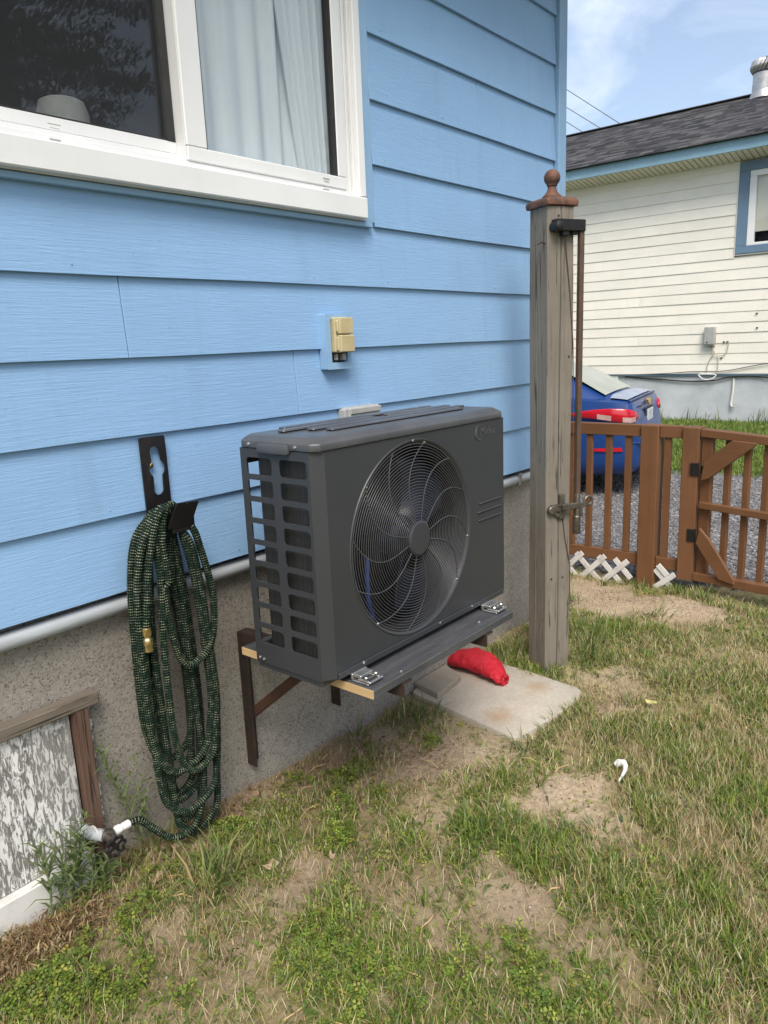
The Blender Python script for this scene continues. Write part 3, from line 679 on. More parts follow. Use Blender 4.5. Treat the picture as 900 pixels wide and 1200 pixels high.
# cabinet inside and back
ins = MB(); pr = [(FR-.0185, YF+.05), (FR-.02, -.42)]; vs = []; fs = []
for r, y in pr:
    for k in range(seg): a = 2*PI*k/seg; vs.append((FC[0]+r*math.cos(a), y, FC[1]+r*math.sin(a)))
for k in range(seg): fs.append((k, (k+1) % seg, seg+(k+1) % seg, seg+k))
ins.add(vs, fs); ins.box2((1.06, -.555, ZL+.02), (1.066, -.33, ZH-.01))
part('shroud', ins, MAT['inside'], hp)
part('base_pan', MB().box2((X0+.004, -.548, ZL-.022), (X1-.006, -.296, ZL+.018)), MAT['cab'], hp, .003)
part('back_frame', MB().box2((X1-.20, -.300, ZL+.02), (X1-.002, -.293, ZH)).box2((X0+.004, -.300, ZH-.045), (X1-.205, -.293, ZH)).box2((X0+.004, -.300, ZL+.02), (X1-.205, -.293, ZL+.045)), MAT['cab'], hp, .001)
# coil: wraps the left side and the back
path = [(.386, -.55), (.386, -.350)]+[(.416-.030*math.cos(a), -.350+.030*math.sin(a)) for a in [PI/2*i/7 for i in range(1, 8)]]+[(1.05, -.320)]
co = MB(); vs = []; fs = []
for i, (x, y) in enumerate(path):
    a = path[max(i-1, 0)]; b = path[min(i+1, len(path)-1)]; d = Vector((b[0]-a[0], b[1]-a[1])).normalized(); nrm = Vector((d.y, -d.x))*.03
    for z in (ZL+.02, ZH-.006): vs += [(x, y, z), (x+nrm.x, y+nrm.y, z)]
for i in range(len(path)-1): a = 4*i; b = a+4; fs += [(a, b, b+2, a+2), (a+1, a+3, b+3, b+1), (a+2, b+2, b+3, a+3), (a, a+1, b+1, b)]
fs += [(0, 2, 3, 1), (4*len(path)-4, 4*len(path)-3, 4*len(path)-1, 4*len(path)-2)]
co.add(vs, fs); part('coil', co, MAT['fins'], hp, smooth=50)
# side grille with eighteen openings
cells = []
n = 9; zt, zb_ = 1.207, .668; ph = (zt-zb_)/n
for i in range(n):
    z1_ = zt-i*ph; z0_ = z1_-ph+.0145
    # openings lean like the pressing: small corner radii
    cells.append(rrect(-.4155, z0_, -.318, z1_, .010, 3)); cells.append(rrect(-.5435, z0_, -.4445, z1_, .010, 3))
sg = plate_mesh([(-.5515, ZL-.004), (-.2945, ZL-.004), (-.2945, ZH), (-.5515, ZH)], cells, .0024, lambda u, v, t: (X0+.0012+t, u, v), 'side_grille', .0)
for i in range(n):       # turned-in flanges of the openings
    z1_ = zt-i*ph; z0_ = z1_-ph+.0145
    for ya, yb in ((-.4155, -.318), (-.5435, -.4445)):
        sg.box2((X0+.0026, ya+.01, z0_-.0025), (X0+.0055, yb-.01, z0_-.0002))
sg.box2((X0+.0026, -.2985, ZL), (X0+.022, -.2955, ZH))
side = part('side_grille', sg, MAT['cab'], hp, smooth=35); WL[side] = WL[hp].copy()
# lid
ld = MB()
def ring_rect(x0, x1, y0, y1, z, c=.02):
    return [(x0+c, y0, z), (x1-c, y0, z), (x1, y0+c, z), (x1, y1-c, z), (x1-c, y1, z), (x0+c, y1, z), (x0, y1-c, z), (x0, y0+c, z)]
rings_ = [ring_rect(X0-.003, X1+.003, YF-.005, -.286, ZH+.0015), ring_rect(X0-.003, X1+.003, YF-.005, -.286, ZH+.020), ring_rect(X0+.012, X1-.012, YF+.018, -.305, ZH+.034), ring_rect(X0+.03, X1-.03, YF+.03, -.325, ZH+.036)]
vs = sum(rings_, []); fs = []
for i in range(3):
    for k in range(8): fs.append((8*i+k, 8*i+(k+1) % 8, 8*i+8+(k+1) % 8, 8*i+8+k))
fs += [tuple(range(24, 32)), tuple(range(8))[::-1]]
ld.add(vs, fs); lid = part('lid', ld, MAT['lid'], hp, .003, segs=2); WL[lid] = WL[hp].copy()
rbm = None
for y, xa, xb in ((-.345, .47, 1.15), (-.395, .42, .80), (-.395, .86, 1.19), (-.445, .48, 1.20), (-.495, .50, 1.12)):
    part('lid_rib', MB().box2((xa, y-.014, ZH+.0365), (xb, y+.014, ZH+.0435)), MAT['lid'], lid, .004, label=None)
part('lid_handle', MB().box2((X0-.016, -.492, ZH-.010), (X0-.0005, -.376, ZH+.017)), MAT['lid'], lid, .007, segs=2)
# fan guard
def ydome(r): return YF+.004-.014*(1-(r/FR)**2)
gd = MB(); nr = 27
for i in range(nr):
    r = .056+(FR-.010-.056)*i/(nr-1)
    gd.tube([(FC[0]+r*math.cos(2*PI*k/72), ydome(r), FC[1]+r*math.sin(2*PI*k/72)) for k in range(72)], .0013 if i < nr-1 else .0022, 5, closed=True)
guard = part('fan_guard', gd, MAT['wire'], hp, smooth=80, label='round guard of many concentric wires', kind='stuff'); WL[guard] = WL[hp].copy()
sp = None
for i in range(12):
    a0 = 2*PI*i/12+.26; pts = []
    for k in range(13):
        t = k/12; r = .05+(FR-.006-.05)*t; a = a0-.46*t**1.1+.16*math.sin(t*PI)
        pts.append((FC[0]+r*math.cos(a), ydome(r)-.0016, FC[1]+r*math.sin(a)))
    s_ = part('guard_spoke', MB().tube(pts, .0015, 6), MAT['wire'], guard)
    part('guard_screw', MB().sphere(pts[-1], .0048, 8, 6), MAT['steel'], guard) if i in (0, 3, 5, 8, 11) else None
part('guard_hub', MB().lathe([(.052, 0), (.052, -.006), (.046, -.010), (.001, -.011)], (FC[0], ydome(.05)+.001, FC[1]), 'y', 40), MAT['cab'], guard)
# fan
fan = part('fan_hub', MB().lathe([(.06, 0), (.06, -.07), (.04, -.085), (.001, -.086)], (FC[0], -.455, FC[1]), 'y', 28), MAT['blade'], hp); WL[fan] = WL[hp].copy()
for i in range(3):
    a0 = R(28+120*i); vs = []; fs = []; nu, nv = 8, 10
    for u in range(nu+1):
        r = .055+(.245-.055)*u/nu; w0 = .42+.50*(u/nu); sw = .35*(u/nu)**1.5
        for v in range(nv+1):
            t = v/nv-.5; a = a0+t*2*w0*.62+sw; rr = r-.03*(abs(t)*2)**4*(u/nu)
            vs.append((FC[0]+rr*math.cos(a), -.50+t*.075*(1-.3*u/nu), FC[1]+rr*math.sin(a)))
    for u in range(nu):
        for v in range(nv): a = u*(nv+1)+v; fs.append((a, a+1, a+nv+2, a+nv+1))
    b = part('fan_blade', MB().add(vs, fs), MAT['blade'], hp, smooth=60)
    sm = b.modifiers.new('thick', 'SOLIDIFY'); sm.thickness = .004
part('motor_mount', MB().box2((.70, -.43, ZL+.02), (.715, -.40, ZH-.01)).box2((.80, -.43, ZL+.02), (.815, -.40, ZH-.01)).lathe([(.05, 0), (.05, .07)], (FC[0], -.45, FC[1]), 'y', 20), MAT['inside'], hp)
part('cable_loop', MB().tube([(.60, -.52, .90), (.585, -.53, .84), (.58, -.535, .78), (.60, -.53, .73), (.575, -.54, .70)], .007, 8), MAT['bluewire'], hp)
part('wiring_block', MB().box2((.535, -.548, .665), (.60, -.52, .725)).box2((.60, -.546, .668), (.625, -.53, .69)), MAT['bluewire'], hp, .004)
# screws
scr = None
def screw(loc, axis, par, r=.0055, mat='steel'):
    prof = [(r, 0), (r*.9, r*.45), (r*.5, r*.75), (.0005, r*.8)]
    Mx = {'-y': Matrix.Rotation(R(90), 3, 'X'), '-x': Matrix.Rotation(R(-90), 3, 'Y'), 'z': Matrix.Identity(3)}[axis]
    return part('screw', MB().lathe(prof, loc, 'z', 10, Mx), MAT[mat], par)
s1 = screw((X0-.003, -.335, ZH+.011), '-x', hp); s2 = screw((X0-.003, -.511, ZH+.011), '-x', hp)
screw((X0-.0005, -.309, ZL+.010), '-x', hp, .006); screw((X0-.0005, -.326, ZL+.008), '-x', hp, .006)
for x, z in ((.50, .634), (.86, .634), (1.04, .634)): screw((x, YF-.004, z), '-y', hp, .0052)
screw((FC[0]-.005, YF-.003, FC[1]+FR+.001), '-y', hp, .005)
# maker's name, upper right of the front
part('brand_lettering', text_mb('Midea', .036, .0016, lambda u, v, t: (1.108+u*1.05, YF-.0012+t, 1.186+v)), MAT['silver'], front)
arc = [(1.103+.021*math.cos(a), YF-.0012, 1.197+.023*math.sin(a)) for a in [R(75+i*10) for i in range(23)]]
part('brand_swoosh', MB().tube(arc, [.0009+.0017*math.sin(PI*i/22) for i in range(23)], 6), MAT['silver'], front)
# feet
for x in (.475, 1.125):
    ft = part('mounting_foot', MB().box2((x-.030, -.640, .6015), (x+.030, -.58, .606)).box2((x-.030, -.586, .606), (x+.030, -.578, .622)).box2((x-.026, -.637, .606), (x-.018, -.60, .612)).box2((x+.018, -.637, .606), (x+.026, -.60, .612)), MAT['galv'], hp, .0015); WL[ft] = WL[hp].copy()
    part('foot_clamp', MB().box2((x-.026, -.612, .612), (x+.026, -.585, .622)).box2((x-.028, -.646, .6065), (x+.028, -.638, .613)), MAT['galv'], ft, .002)
    part('foot_slot', MB().box2((x-.012, -.634, .6062), (x+.016, -.620, .6075)), MAT['rubber'], ft)
    for q_ in (-.02, .02): part('foot_bolt', MB().lathe([(.006, 0), (.006, .006), (.0035, .009), (.0004, .0095)], (x+q_, -.626, .6125), 'z', 6), MAT['steel'], ft)

MAT['rustbrace'] = M('rust brown steel', (.055, .026, .016), (.09, .042, .024), 14, rough=.7, bmp=.0008)
# shelf under the unit -------------------------------------------------------
sh = thing('mounting_shelf', 'dark painted plywood shelf under the heat pump with a raw wood edge', 'shelf', (.79, -.40, .575))
part('board', MB().box2((.436, -.668, .576), (1.152, -.14, .600)), MAT['shelf'], sh, .0015)
part('raw_edge', MB().box2((.4325, -.667, .5765), (.4355, -.141, .5995)), MAT['rawwood'], sh)
part('worn_edge_glint', MB().box2((.437, -.6688, .5985), (1.151, -.6670, .6006)), MAT['galv'], sh)  # bright strip draws the highlight line along the worn front edge
for x, y in ((.57, -.652), (1.005, -.628), (.74, -.16)): screw((x, y, .6003), 'z', sh, .006)
def bracket(x, label, zb3=.085):
    t = thing('wall_bracket', label, 'bracket', (x, 0, .1), 'steel brackets under the shelf')
    part('upright', MB().box2((x-.022, .026, zb3), (x+.022, .033, .572)).box2((x-.022, -.012, zb3), (x-.016, .0258, .571)), MAT['rustmetal'], t, .001)
    part('arm', MB().box2((x-.020, -.672, .532), (x-.014, .020, .575)).box2((x-.0138, -.672, .569), (x+.020, .020, .5748)), MAT['rustmetal'], t, .001)
    part('brace', MB().bar((x+.004, .022, .265), (x+.004, -.30, .530), .028, .030), MAT['rustbrace'], t, .001)
bracket(.575, 'rusty black steel wall bracket with a diagonal brace, nearer end of the shelf')
bracket(1.0, 'rusty black steel wall bracket half hidden behind the far end of the shelf', .135)

# hose hanger ------------------------------------------------------------------
hh = thing('hose_hanger', 'black metal hose hanger with a keyhole slot screwed to the siding', 'hanger', (.272, -.02, 1.05))
hole = [(-.018, .105), (-.018, .085)]
key = [(.272+.016*math.cos(R(a)), 1.215+.016*math.sin(R(a))) for a in range(0, 181, 20)]+[(.256, 1.195)]+[(.272+.026*math.cos(R(a)), 1.168+.026*math.sin(R(a))) for a in range(130, 231, 20)]+[(.256, 1.14)]+[(.272+.016*math.cos(R(a)), 1.108+.016*math.sin(R(a))) for a in range(180, 361, 20)]+[(.288, 1.14)]+[(.272+.026*math.cos(R(a)), 1.168+.026*math.sin(R(a))) for a in range(-50, 51, 20)]+[(.288, 1.195)]
part('back_plate', plate_mesh(rrect(.231, 1.03, .313, 1.258, .006), [key], .006, lambda u, v, t: (u+.004*math.sin((v-1.03)*14), -.026+t-.006*math.sin((v-1.03)/.228*PI), v), 'back_plate'), MAT['black'], hh, smooth=40)
part('hook_arm', MB().box2((.236, -.135, 1.030), (.308, -.022, 1.036)).box2((.236, -.140, 1.000), (.308, -.134, 1.0358)), MAT['black'], hh, .001)
part('hook_lip', plate_mesh([(.213, 1.016), (.287, 1.011), (.309, 1.080), (.274, 1.083), (.270, 1.074), (.266, 1.084), (.238, 1.086)], [], .006, lambda u, v, t: (u+.006, -.143+t-(v-1.03)*.25, v), 'hook_lip'), MAT['black'], hh, .001)
screw((.262, -.024, 1.178), '-y', hh, .0085, 'brass')

# hose --------------------------------------------------------------------------
gh = thing('garden_hose', 'dark green woven expandable garden hose hanging in long loops from the hanger', 'hose', (.26, -.08, 1.06))
def crspline(P, step):
    P = [Vector(p) for p in P]; Pp = [2*P[0]-P[1]]+P+[2*P[-1]-P[-2]]; out = []
    for i in range(1, len(Pp)-2):
        p0, p1, p2, p3 = Pp[i-1:i+3]; n = max(2, int((p2-p1).length/step))
        for k in range(n):
            t = k/n; out.append(.5*((2*p1)+(p2-p0)*t+(2*p0-5*p1+4*p2-p3)*t*t+(3*p1-p0-3*p2+p3)*t**3))
    out.append(P[-1]); d = [0]
    for a, b in zip(out, out[1:]): d.append(d[-1]+(b-a).length)
    n = int(d[-1]/step); res = []; j = 0
    for k in range(n+1):
        s = d[-1]*k/n
        while j < len(d)-2 and d[j+1] < s: j += 1
        t = (s-d[j])/max(1e-9, d[j+1]-d[j]); res.append(out[j].lerp(out[j+1], t))
    return res
def hose_mesh(P, r, name):
    pitch = .0078; pts = crspline(P, pitch/3); n = len(pts); seg = 10
    prof = (0, 1.0, .7)
    mb = MB(); mb.tube(pts, [r*(1-.17*(1-prof[i % 3])) for i in range(n)], seg)
    me = mb.mesh(name, WL[gh], 0, 80)
    uvl = me.uv_layers.new(name='UVMap'); uvs = np.zeros((len(me.loops), 2), np.float32)
    vi = np.zeros(len(me.loops), np.int32); me.loops.foreach_get('vertex_index', vi)
    ring = vi//seg; k = vi % seg
    kk = k.astype(float)
    ls = np.zeros(len(me.polygons), np.int32); lt = ls.copy(); me.polygons.foreach_get('loop_start', ls); me.polygons.foreach_get('loop_total', lt)
    for c in range(4):
        pass
    q4 = ls[lt == 4]; idx4 = q4[:, None]+np.arange(4); K = kk[idx4]; wrap = (K.max(1)-K.min(1)) > seg/2
    K = np.where(wrap[:, None] & (K < seg/2), K+seg, K); kk[idx4] = K
    uvs[:, 0] = kk/seg*11; uvs[:, 1] = ring/3.0
    uvl.data.foreach_set('uv', uvs.ravel()); return me
HR = .0112
# (left x, right x, bottom z, depth y, x on the hook, height over the hook)
loops = [(.200, .385, .275, -.128, .245, 1.066), (.150, .352, .30, -.050, .262, 1.050), (.137, .392, .150, -.112, .250, 1.062), (.172, .366, .165, -.066, .258, 1.054), (.186, .398, .058, -.094, .262, 1.060), (.208, .330, .185, -.060, .270, 1.050), (.122, .372, .292, -.120, .240, 1.074), (.226, .404, .605, -.132, .262, 1.078), (.160, .318, .26, -.080, .270, 1.058), (.195,.345,.10,-.074,.262,1.052)]
P = [(.045, -.052, .174), (.075, -.060, .172), (.105, -.07, .135), (.15, -.085, .082), (.20, -.10, .075), (.27, -.11, .12), (.315, -.10, .25), (.318, -.09, .60), (.305, -.085, .95)]
for i, (xl, xr, zb2, y, xh, zh) in enumerate(loops):
    j = random.uniform(-.006, .006); xm = (xl+xr)/2; w_ = (xr-xl)/2
    P += [(xh+.020, y+.004, zh-.012), (xh, y, zh), (xh-.026, y-.002, zh-.016)]
    P += [(.5*(xl+xh-.03)-.008, y-.004, .985), (xl+.006, y-.006, .88), (xl-.002, y-.004, .70), (xl+.004+j, y+.004, max(.46, zb2+.19)), (xl+.018+j, y+.010, zb2+.10)]
    if zb2 > .5: P[-2] = (xl, y, .76); P[-1] = (xl+.012, y, .69); P[-3] = (xl-.01, y-.004, .85)
    P += [(xm-.62*w_, y+.006, zb2+.030), (xm-.02, y, zb2), (xm+.60*w_, y+.002, zb2+.028)]
    if zb2 > .5: P += [(xr-.006, y, .70), (xr, y, .80), (xr-.035, y, .93), (.5*(xr+xh)+.012, y+.002, 1.01)]
    else: P += [(xr-.014, y+.006, zb2+.10), (xr-j, y+.004, max(.44, zb2+.2)), (xr-.012, y, .70), (xr-.03, y-.002, .86), (.5*(xr-.02+xh+.03), y, .98)]
    P[-1] = (min(P[-1][0], .335), P[-1][1], P[-1][2])
P += [(.285, -.125, 1.062), (.25, -.132, 1.078), (.20, -.138, 1.04), (.160, -.142, .92), (.140, -.142, .80), (.136, -.140, .765)]
P = [(p[0], p[1], p[2]) if i < 5 else (.240+(p[0]-.262)*.86-.012*min(1, (1.12-p[2])*3)*(1 if i > 8 else (i-4)/5), p[1], p[2]) for i, p in enumerate(P)]
body = obj('hose_tube', hose_mesh(P, HR, 'hose_tube'), MAT['hose'], gh, WL[gh])
BX = P[-1][0]
part('brass_end', MB().lathe([(.0125, .0), (.0125, -.022), (.0105, -.024), (.0105, -.030), (.014, -.032), (.014, -.050), (.0115, -.052), (.0115, -.068), (.006, -.069)], (BX, -.140, .765), 'z', 12), MAT['brass'], gh, .0008)
part('end_fitting', MB().lathe([(.009, 0), (.0115, -.004), (.0115, -.026), (.009, -.029), (.0135, -.031), (.0135, -.046), (.007, -.050)], (.050, -.053, .1745), 'x', 12), MAT['white'], gh, .0008)

# tap -----------------------------------------------------------------------------
tp = thing('outdoor_tap', 'old outdoor tap with a black handwheel beside the boarded opening', 'tap', (-.02, -.03, .16))
part('supply_stub', MB().tube([(-.055, .03, .185), (-.05, -.02, .182), (-.03, -.05, .178)], .017, 12), MAT['pipe'], tp)
part('flange', MB().lathe([(.023, 0), (.023, .006), (.018, .008)], (-.048, -.026, .183), 'x', 16), MAT['white_dirty'], tp)
part('valve_body', MB().tube([(-.034, -.046, .178), (-.018, -.053, .176), (-.006, -.054, .175)], [.018, .016, .013], 12).lathe([(.011, -.03), (.011, 0)], (-.026, -.06, .178), 'y', 10), MAT['oldiron'], tp)
hwc = Vector((-.026, -.100, .163)); hw = MB(); n = 48
hw.tube([hwc+Vector(((.026+.003*math.cos(8*2*PI*k/n))*math.cos(2*PI*k/n), 0, (.026+.003*math.cos(8*2*PI*k/n))*math.sin(2*PI*k/n))) for k in range(n)], .0045, 8, closed=True)
for k in range(4): a = k*PI/2+.4; hw.bar(hwc, hwc+Vector((.025*math.cos(a), 0, .025*math.sin(a))), .007, .004, (0, 1, 0))
hw.lathe([(.008, -.006), (.008, .02)], hwc, 'y', 10)
part('handwheel', hw, MAT['black'], tp)
o = part('dark_stake', MB().bar((-.030, .012, -.04), (-.040, .018, .12), .03, .02, (0, 1, 0)).bar((-.0, -.0, -.05), (-.028, .01, .08), .026, .014, (0, 1, 0)), MAT['rustmetal'], None, .003, loc=(-.03, .01, 0)); tag(o, 'dark split wooden stake leaning on the wall below the tap', 'stake')

# slab, board, red bag, strap, leaf --------------------------------------------------
sz = -.006
sb = MB(); outl = [(1.37, -.553), (1.62, -.592), (1.80, -.600), (1.875, -.588), (1.905, -.555), (1.935, -.30), (1.945, .02), (1.935, .10), (1.90, .118), (1.47, .02), (1.452, -.01), (1.42, -.25)]
sb.prism(outl, lambda u, v, t: (u, v, t), sz-.045, sz)
o = part('concrete_slab', sb, MAT['slab'], None, .006, segs=2, loc=(1.66, -.25, sz-.045)); tag(o, 'worn pale concrete paving slab with rust stains lying in the grass by the post', 'slab')
pb = [(1.500, .030), (1.468, -.118), (1.665, -.105), (1.735, .028)]
b = MB().prism(pb, lambda u, v, t: (u, v, t), sz+.0012, sz+.026)
o = part('wood_offcut', b, MAT['oldboardy'], None, .002, loc=(1.6, -.04, sz)); tag(o, 'short weathered grey board lying on the concrete slab beside the red bag', 'board')
# red bag: a soft pouch with a gathered end
cen = [(q_[0]-.055, q_[1]-.025) for q_ in ((1.845, .085), (1.855, .03), (1.862, -.045), (1.860, -.120), (1.838, -.185), (1.812, -.228), (1.805, -.246))]
wd = [.022, .060, .078, .078, .066, .050, .034]; ht = [.020, .056, .074, .072, .056, .042, .028]
vs = []; fs = []; seg = 20; N = 26
for i in range(N):
    t = i/(N-1)*(len(cen)-1); k = min(int(t), len(cen)-2); f = t-k; f = f*f*(3-2*f)*.5+f*.5
    cx, cy = [cen[k][q_]*(1-f)+cen[k+1][q_]*f for q_ in (0, 1)]; W = wd[k]*(1-f)+wd[k+1]*f; H = ht[k]*(1-f)+ht[k+1]*f
    for s_ in range(seg):
        a = 2*PI*s_/seg; cr_ = .07*math.sin(a*7+i*.9)*(i/N)**2+.05*math.sin(a*3+i*.7)+.035*math.sin(a*5-i*1.1)
        vs.append((cx+W*math.cos(a)*(1+cr_), cy+.1*W*math.cos(a)*.6, sz+.004+max(0, H*(.5+.5*math.sin(a)*(1+cr_))*1.25)))
for i in range(N-1):
    for s_ in range(seg): fs.append((i*seg+s_, i*seg+(s_+1) % seg, (i+1)*seg+(s_+1) % seg, (i+1)*seg+s_))
fs += [tuple(range(seg))[::-1], tuple((N-1)*seg+s_ for s_ in range(seg))]
rbg = thing('red_bag', 'bright red fabric pouch with a gathered end lying on the concrete slab', 'bag', (1.85, -.08, sz))
part('pouch', MB().add(vs, fs), MAT['red'], rbg, smooth=60)
fr = MB()
for i in range(9):
    a = i*.72; fr.tube([(1.751+.022*math.cos(a), -.265, sz+.020+.014*math.sin(a)), (1.749+.027*math.cos(a+.2), -.281, sz+.022+.019*math.sin(a+.2)), (1.745+.022*math.cos(a+.4), -.289, sz+.020+.016*math.sin(a+.4))], [.007, .008, .003], 6)
part('gathered_end', fr, MAT['red'], rbg)
gz0 = float(hg(1.35, -.97))
vs = [(1.372, -.945), (1.380, -.955), (1.377, -.972), (1.362, -.985), (1.338, -.992), (1.312, -.992), (1.295, -.990)]
o = part('white_strap', MB().tube([(x, y, gz0+.022+.016*math.sin(i*.6)) for i, (x, y) in enumerate(vs)], [.010, .0135, .0125, .0085, .006, .0045, .004], 10), MAT['bone'], None, loc=(1.35, -.97, gz0)); tag(o, 'small curved white plastic strap lying in the dry grass', 'strap')
gz1 = float(hg(1.893, -.877))
MAT['yleaf'] = M('yellowed leaf', (.62, .56, .22), (.5, .45, .15), 40, rough=.6)
lf = MB(); lp = [(0, -.03), (.014, -.018), (.02, 0), (.012, .02), (0, .032), (-.012, .02), (-.02, 0), (-.014, -.018)]
lf.add([(1.893, -.877, gz1+.034)]+[(1.893+p*.9, -.877+q_*.8, gz1+.038+.004*math.sin(i*2)) for i, (p, q_) in enumerate(lp)], [(0, 1+i, 1+(i+1) % 8) for i in range(8)])
o = part('fallen_leaf', lf, MAT['yleaf'], None, loc=(1.893, -.877, gz1)); tag(o, 'single pale yellow fallen leaf on the lawn right of the slab', 'leaf')

# ------------------------------------------------------------------ gate post by the house
PA = Vector((2.0, -.346, 0)); E1 = Vector((.899, -.438, 0)); E2 = Vector((.438, .899, 0)); PW = .132
def pm(a, b, z): return PA+E1*a+E2*b+Vector((0, 0, z))
post = thing('wooden_post', 'tall weathered grey wooden post with a brown ball cap near the house corner', 'post', pm(PW/2, PW/2, -.03))
prof = [(0.006, 0), (.060, 0), (.0635, .014), (.067, 0), (PW-.006, 0), (PW, .006), (PW, PW-.006), (PW-.006, PW), (.006, PW), (0, PW-.006), (0, .075), (.006, .072), (0, .069), (0, .006)]
zs = np.linspace(-.25, 2.002, 24); vs = []; fs = []; n = len(prof)
for i, z in enumerate(zs):
    for a, b in prof: vs.append(pm(a+.0018*math.sin(z*5+b*30), b+.0018*math.sin(z*4.1+a*40), z))
for i in range(len(zs)-1):
    for k in range(n): fs.append((i*n+k, i*n+(k+1) % n, (i+1)*n+(k+1) % n, (i+1)*n+k))
fs += [tuple(range(n))[::-1], tuple((len(zs)-1)*n+k for k in range(n))]
part('post_shaft', MB().add(vs, fs), MAT['post'], post, smooth=25)
def sq(o_, z): return [pm(-o_, -o_, z), pm(PW+o_, -o_, z), pm(PW+o_, PW+o_, z), pm(-o_, PW+o_, z)]
vs = sq(.011, 2.004)+sq(.013, 2.024)+sq(.004, 2.036)+sq(-.030, 2.046); fs = [(3, 2, 1, 0), (12, 13, 14, 15)]
for i in range(3):
    for k in range(4): fs.append((4*i+k, 4*i+(k+1) % 4, 4*i+4+(k+1) % 4, 4*i+4+k))
cap = part('post_cap', MB().add(vs, fs), MAT['rustcap'], post, .004); WL[cap] = WL[post].copy()
pc = pm(PW/2, PW/2, 0)
part('finial', MB().lathe([(.040, 2.044), (.040, 2.050), (.033, 2.055), (.024, 2.066), (.0185, 2.078), (.017, 2.088), (.022, 2.092)]+[(.0335*math.sin(a), 2.122-.0335*math.cos(a)) for a in [R(t) for t in range(40, 180, 12)]]+[(.001, 2.156)], (pc.x, pc.y, 0), 'z', 28), MAT['rustcap'], cap, smooth=50)
RM = Matrix((E1, E2, Vector((0, 0, 1)))).transposed()
part('top_bracket', MB().box(pm(.085, -.022, 1.925), (.145, .040, .046), RM).lathe([(.020, 0), (.020, -.05), (.012, -.054), (.001, -.055)], pm(.022, 0, 1.92), 'y', 14, RM).box(pm(.065, -.02, 1.895), (.03, .03, .022), RM).box(pm(.115, -.02, 1.897), (.03, .02, .016), RM), MAT['black'], post, .003)
part('stay_rod', MB().box(pm(.148, -.022, 1.32), (.022, .022, 1.17), RM), MAT['rodbrown'], post, .002)
part('rod_socket', MB().lathe([(.016, .62), (.018, .625), (.018, .70), (.014, .705), (.014, .80), (.012, .805)], pm(.148, -.022, 0), 'z', 14), MAT['oldiron'], post)
lt = MB().box(pm(.075, -.008, .752), (.030, .016, .110), RM).box(pm(.055, -.012, .748), (.075, .022, .030), RM).box(pm(.125, -.030, .752), (.13, .016, .026), RM)
lt.lathe([(.018, -.02), (.018, .0), (.001, .0005)], pm(.016, -.004, .742), 'y', 14, RM).lathe([(.011, -.03), (.011, 0)], pm(.075, -.004, .755), 'y', 12, RM).box(pm(.045, -.010, .722), (.04, .014, .02), RM @ Matrix.Rotation(.7, 3, 'Y')).box(pm(.165, -.03, .725), (.014, .014, .05), RM)
part('gate_latch', lt, MAT['oldiron'], post, .0025)
part('latch_ring', MB().tube([pm(.205+.020*math.cos(a), -.030, .766+.020*math.sin(a)) for a in [2*PI*k/24 for k in range(24)]], .0065, 8, closed=True), MAT['oldiron'], post)
part('cord', MB().tube([pm(.075, -.012, 1.89), pm(.090, -.006, 1.80), pm(.110, -.004, 1.66), pm(.128, -.006, 1.45), pm(.131, -.010, 1.1), pm(.133, -.012, .93)], .0022, 5).tube([pm(.134, -.012, .93), pm(.142, -.014, .915), pm(.142, -.014, .895), pm(.132, -.012, .885), pm(.128, -.012, .87), pm(.14, -.012, .86)], .0022, 5).tube([pm(.085, -.004, .70), pm(.10, -.003, .6), pm(.128, -.004, .48), pm(.13, -.004, .32)], .0024, 5), MAT['rodbrown'], post)
nl = MB()
for a, z in ((.05, 1.965), (.03, .42), (.09, .42), (.11, 1.4)): nl.lathe([(.005, 0), (.005, -.002), (.001, -.0025)], pm(a, 0, z), 'y', 8, RM)
part('nail_head', nl, MAT['rustmetal'], post, kind='stuff')
nk = part('bent_nail', MB().tube([pm(0, .02, 1.86), pm(-.022, .018, 1.863), pm(-.04, .017, 1.855)], .0028, 6), MAT['rustmetal'], post)

# ------------------------------------------------------------------ brown fence and gate
fe = thing('picket_fence', 'low brown stained picket fence with white lattice under its bottom rail', 'fence', (3.58, .4, 0))
def fpost(y0, y1, zt): return part('fence_post', MB().box2((3.535, y0, -.25), (3.645, y1, zt)), MAT['brownfence'], fe, .004)
fpost(-.275, -.168, .946); fpost(-.510, -.416, .942); fpost(.62, .73, .95)
for ya, yb in ((-.166, .618), (-.4145, -.277), (.732, 1.9)):
    part('top_rail', MB().box2((3.555, ya, .874), (3.605, yb, .946)), MAT['rail'], fe, .003)
    part('bottom_rail', MB().box2((3.562, ya, .062), (3.605, yb, .135)), MAT['rail'], fe, .003)
for y in (.412, .293, .174, .046, -.079, -.32, .53, .85, .97, 1.09, 1.21):
    part('picket', MB().box2((3.568, y-.019, .1355), (3.598, y+.019, .8735)), MAT['brownfence'], fe, .002)
def lstrip(y0, z0, y1, z1, x): part('lattice_strip', MB().bar((x, y0, z0), (x, y1, z1), .034, .007, (1, 0, 0)), MAT['white_dirty'], fe, .001)
for yb in (.40, .245, .09, -.02): lstrip(yb, .085, yb-(.17 if yb > 0 else .11), -.085 if yb > 0 else -.03, 3.552)
for yb in (.335, .18, .03): lstrip(yb-.14, .095 if yb > .1 else .085, yb+.035, -.085, 3.5445)
lstrip(-.28, .058, -.395, -.055, 3.552); lstrip(-.405, .045, -.285, -.06, 3.5445); lstrip(-.30, .09, -.36, .03, 3.5445)
part('post_shoe', MB().box2((3.528, -.518, -.06), (3.652, -.408, .024)), MAT['rubber'], fe, .004)
ga = thing('garden_gate', 'brown wooden garden gate with diagonal braces and black hinges, slightly ajar', 'gate', (3.58, -.518, 0))
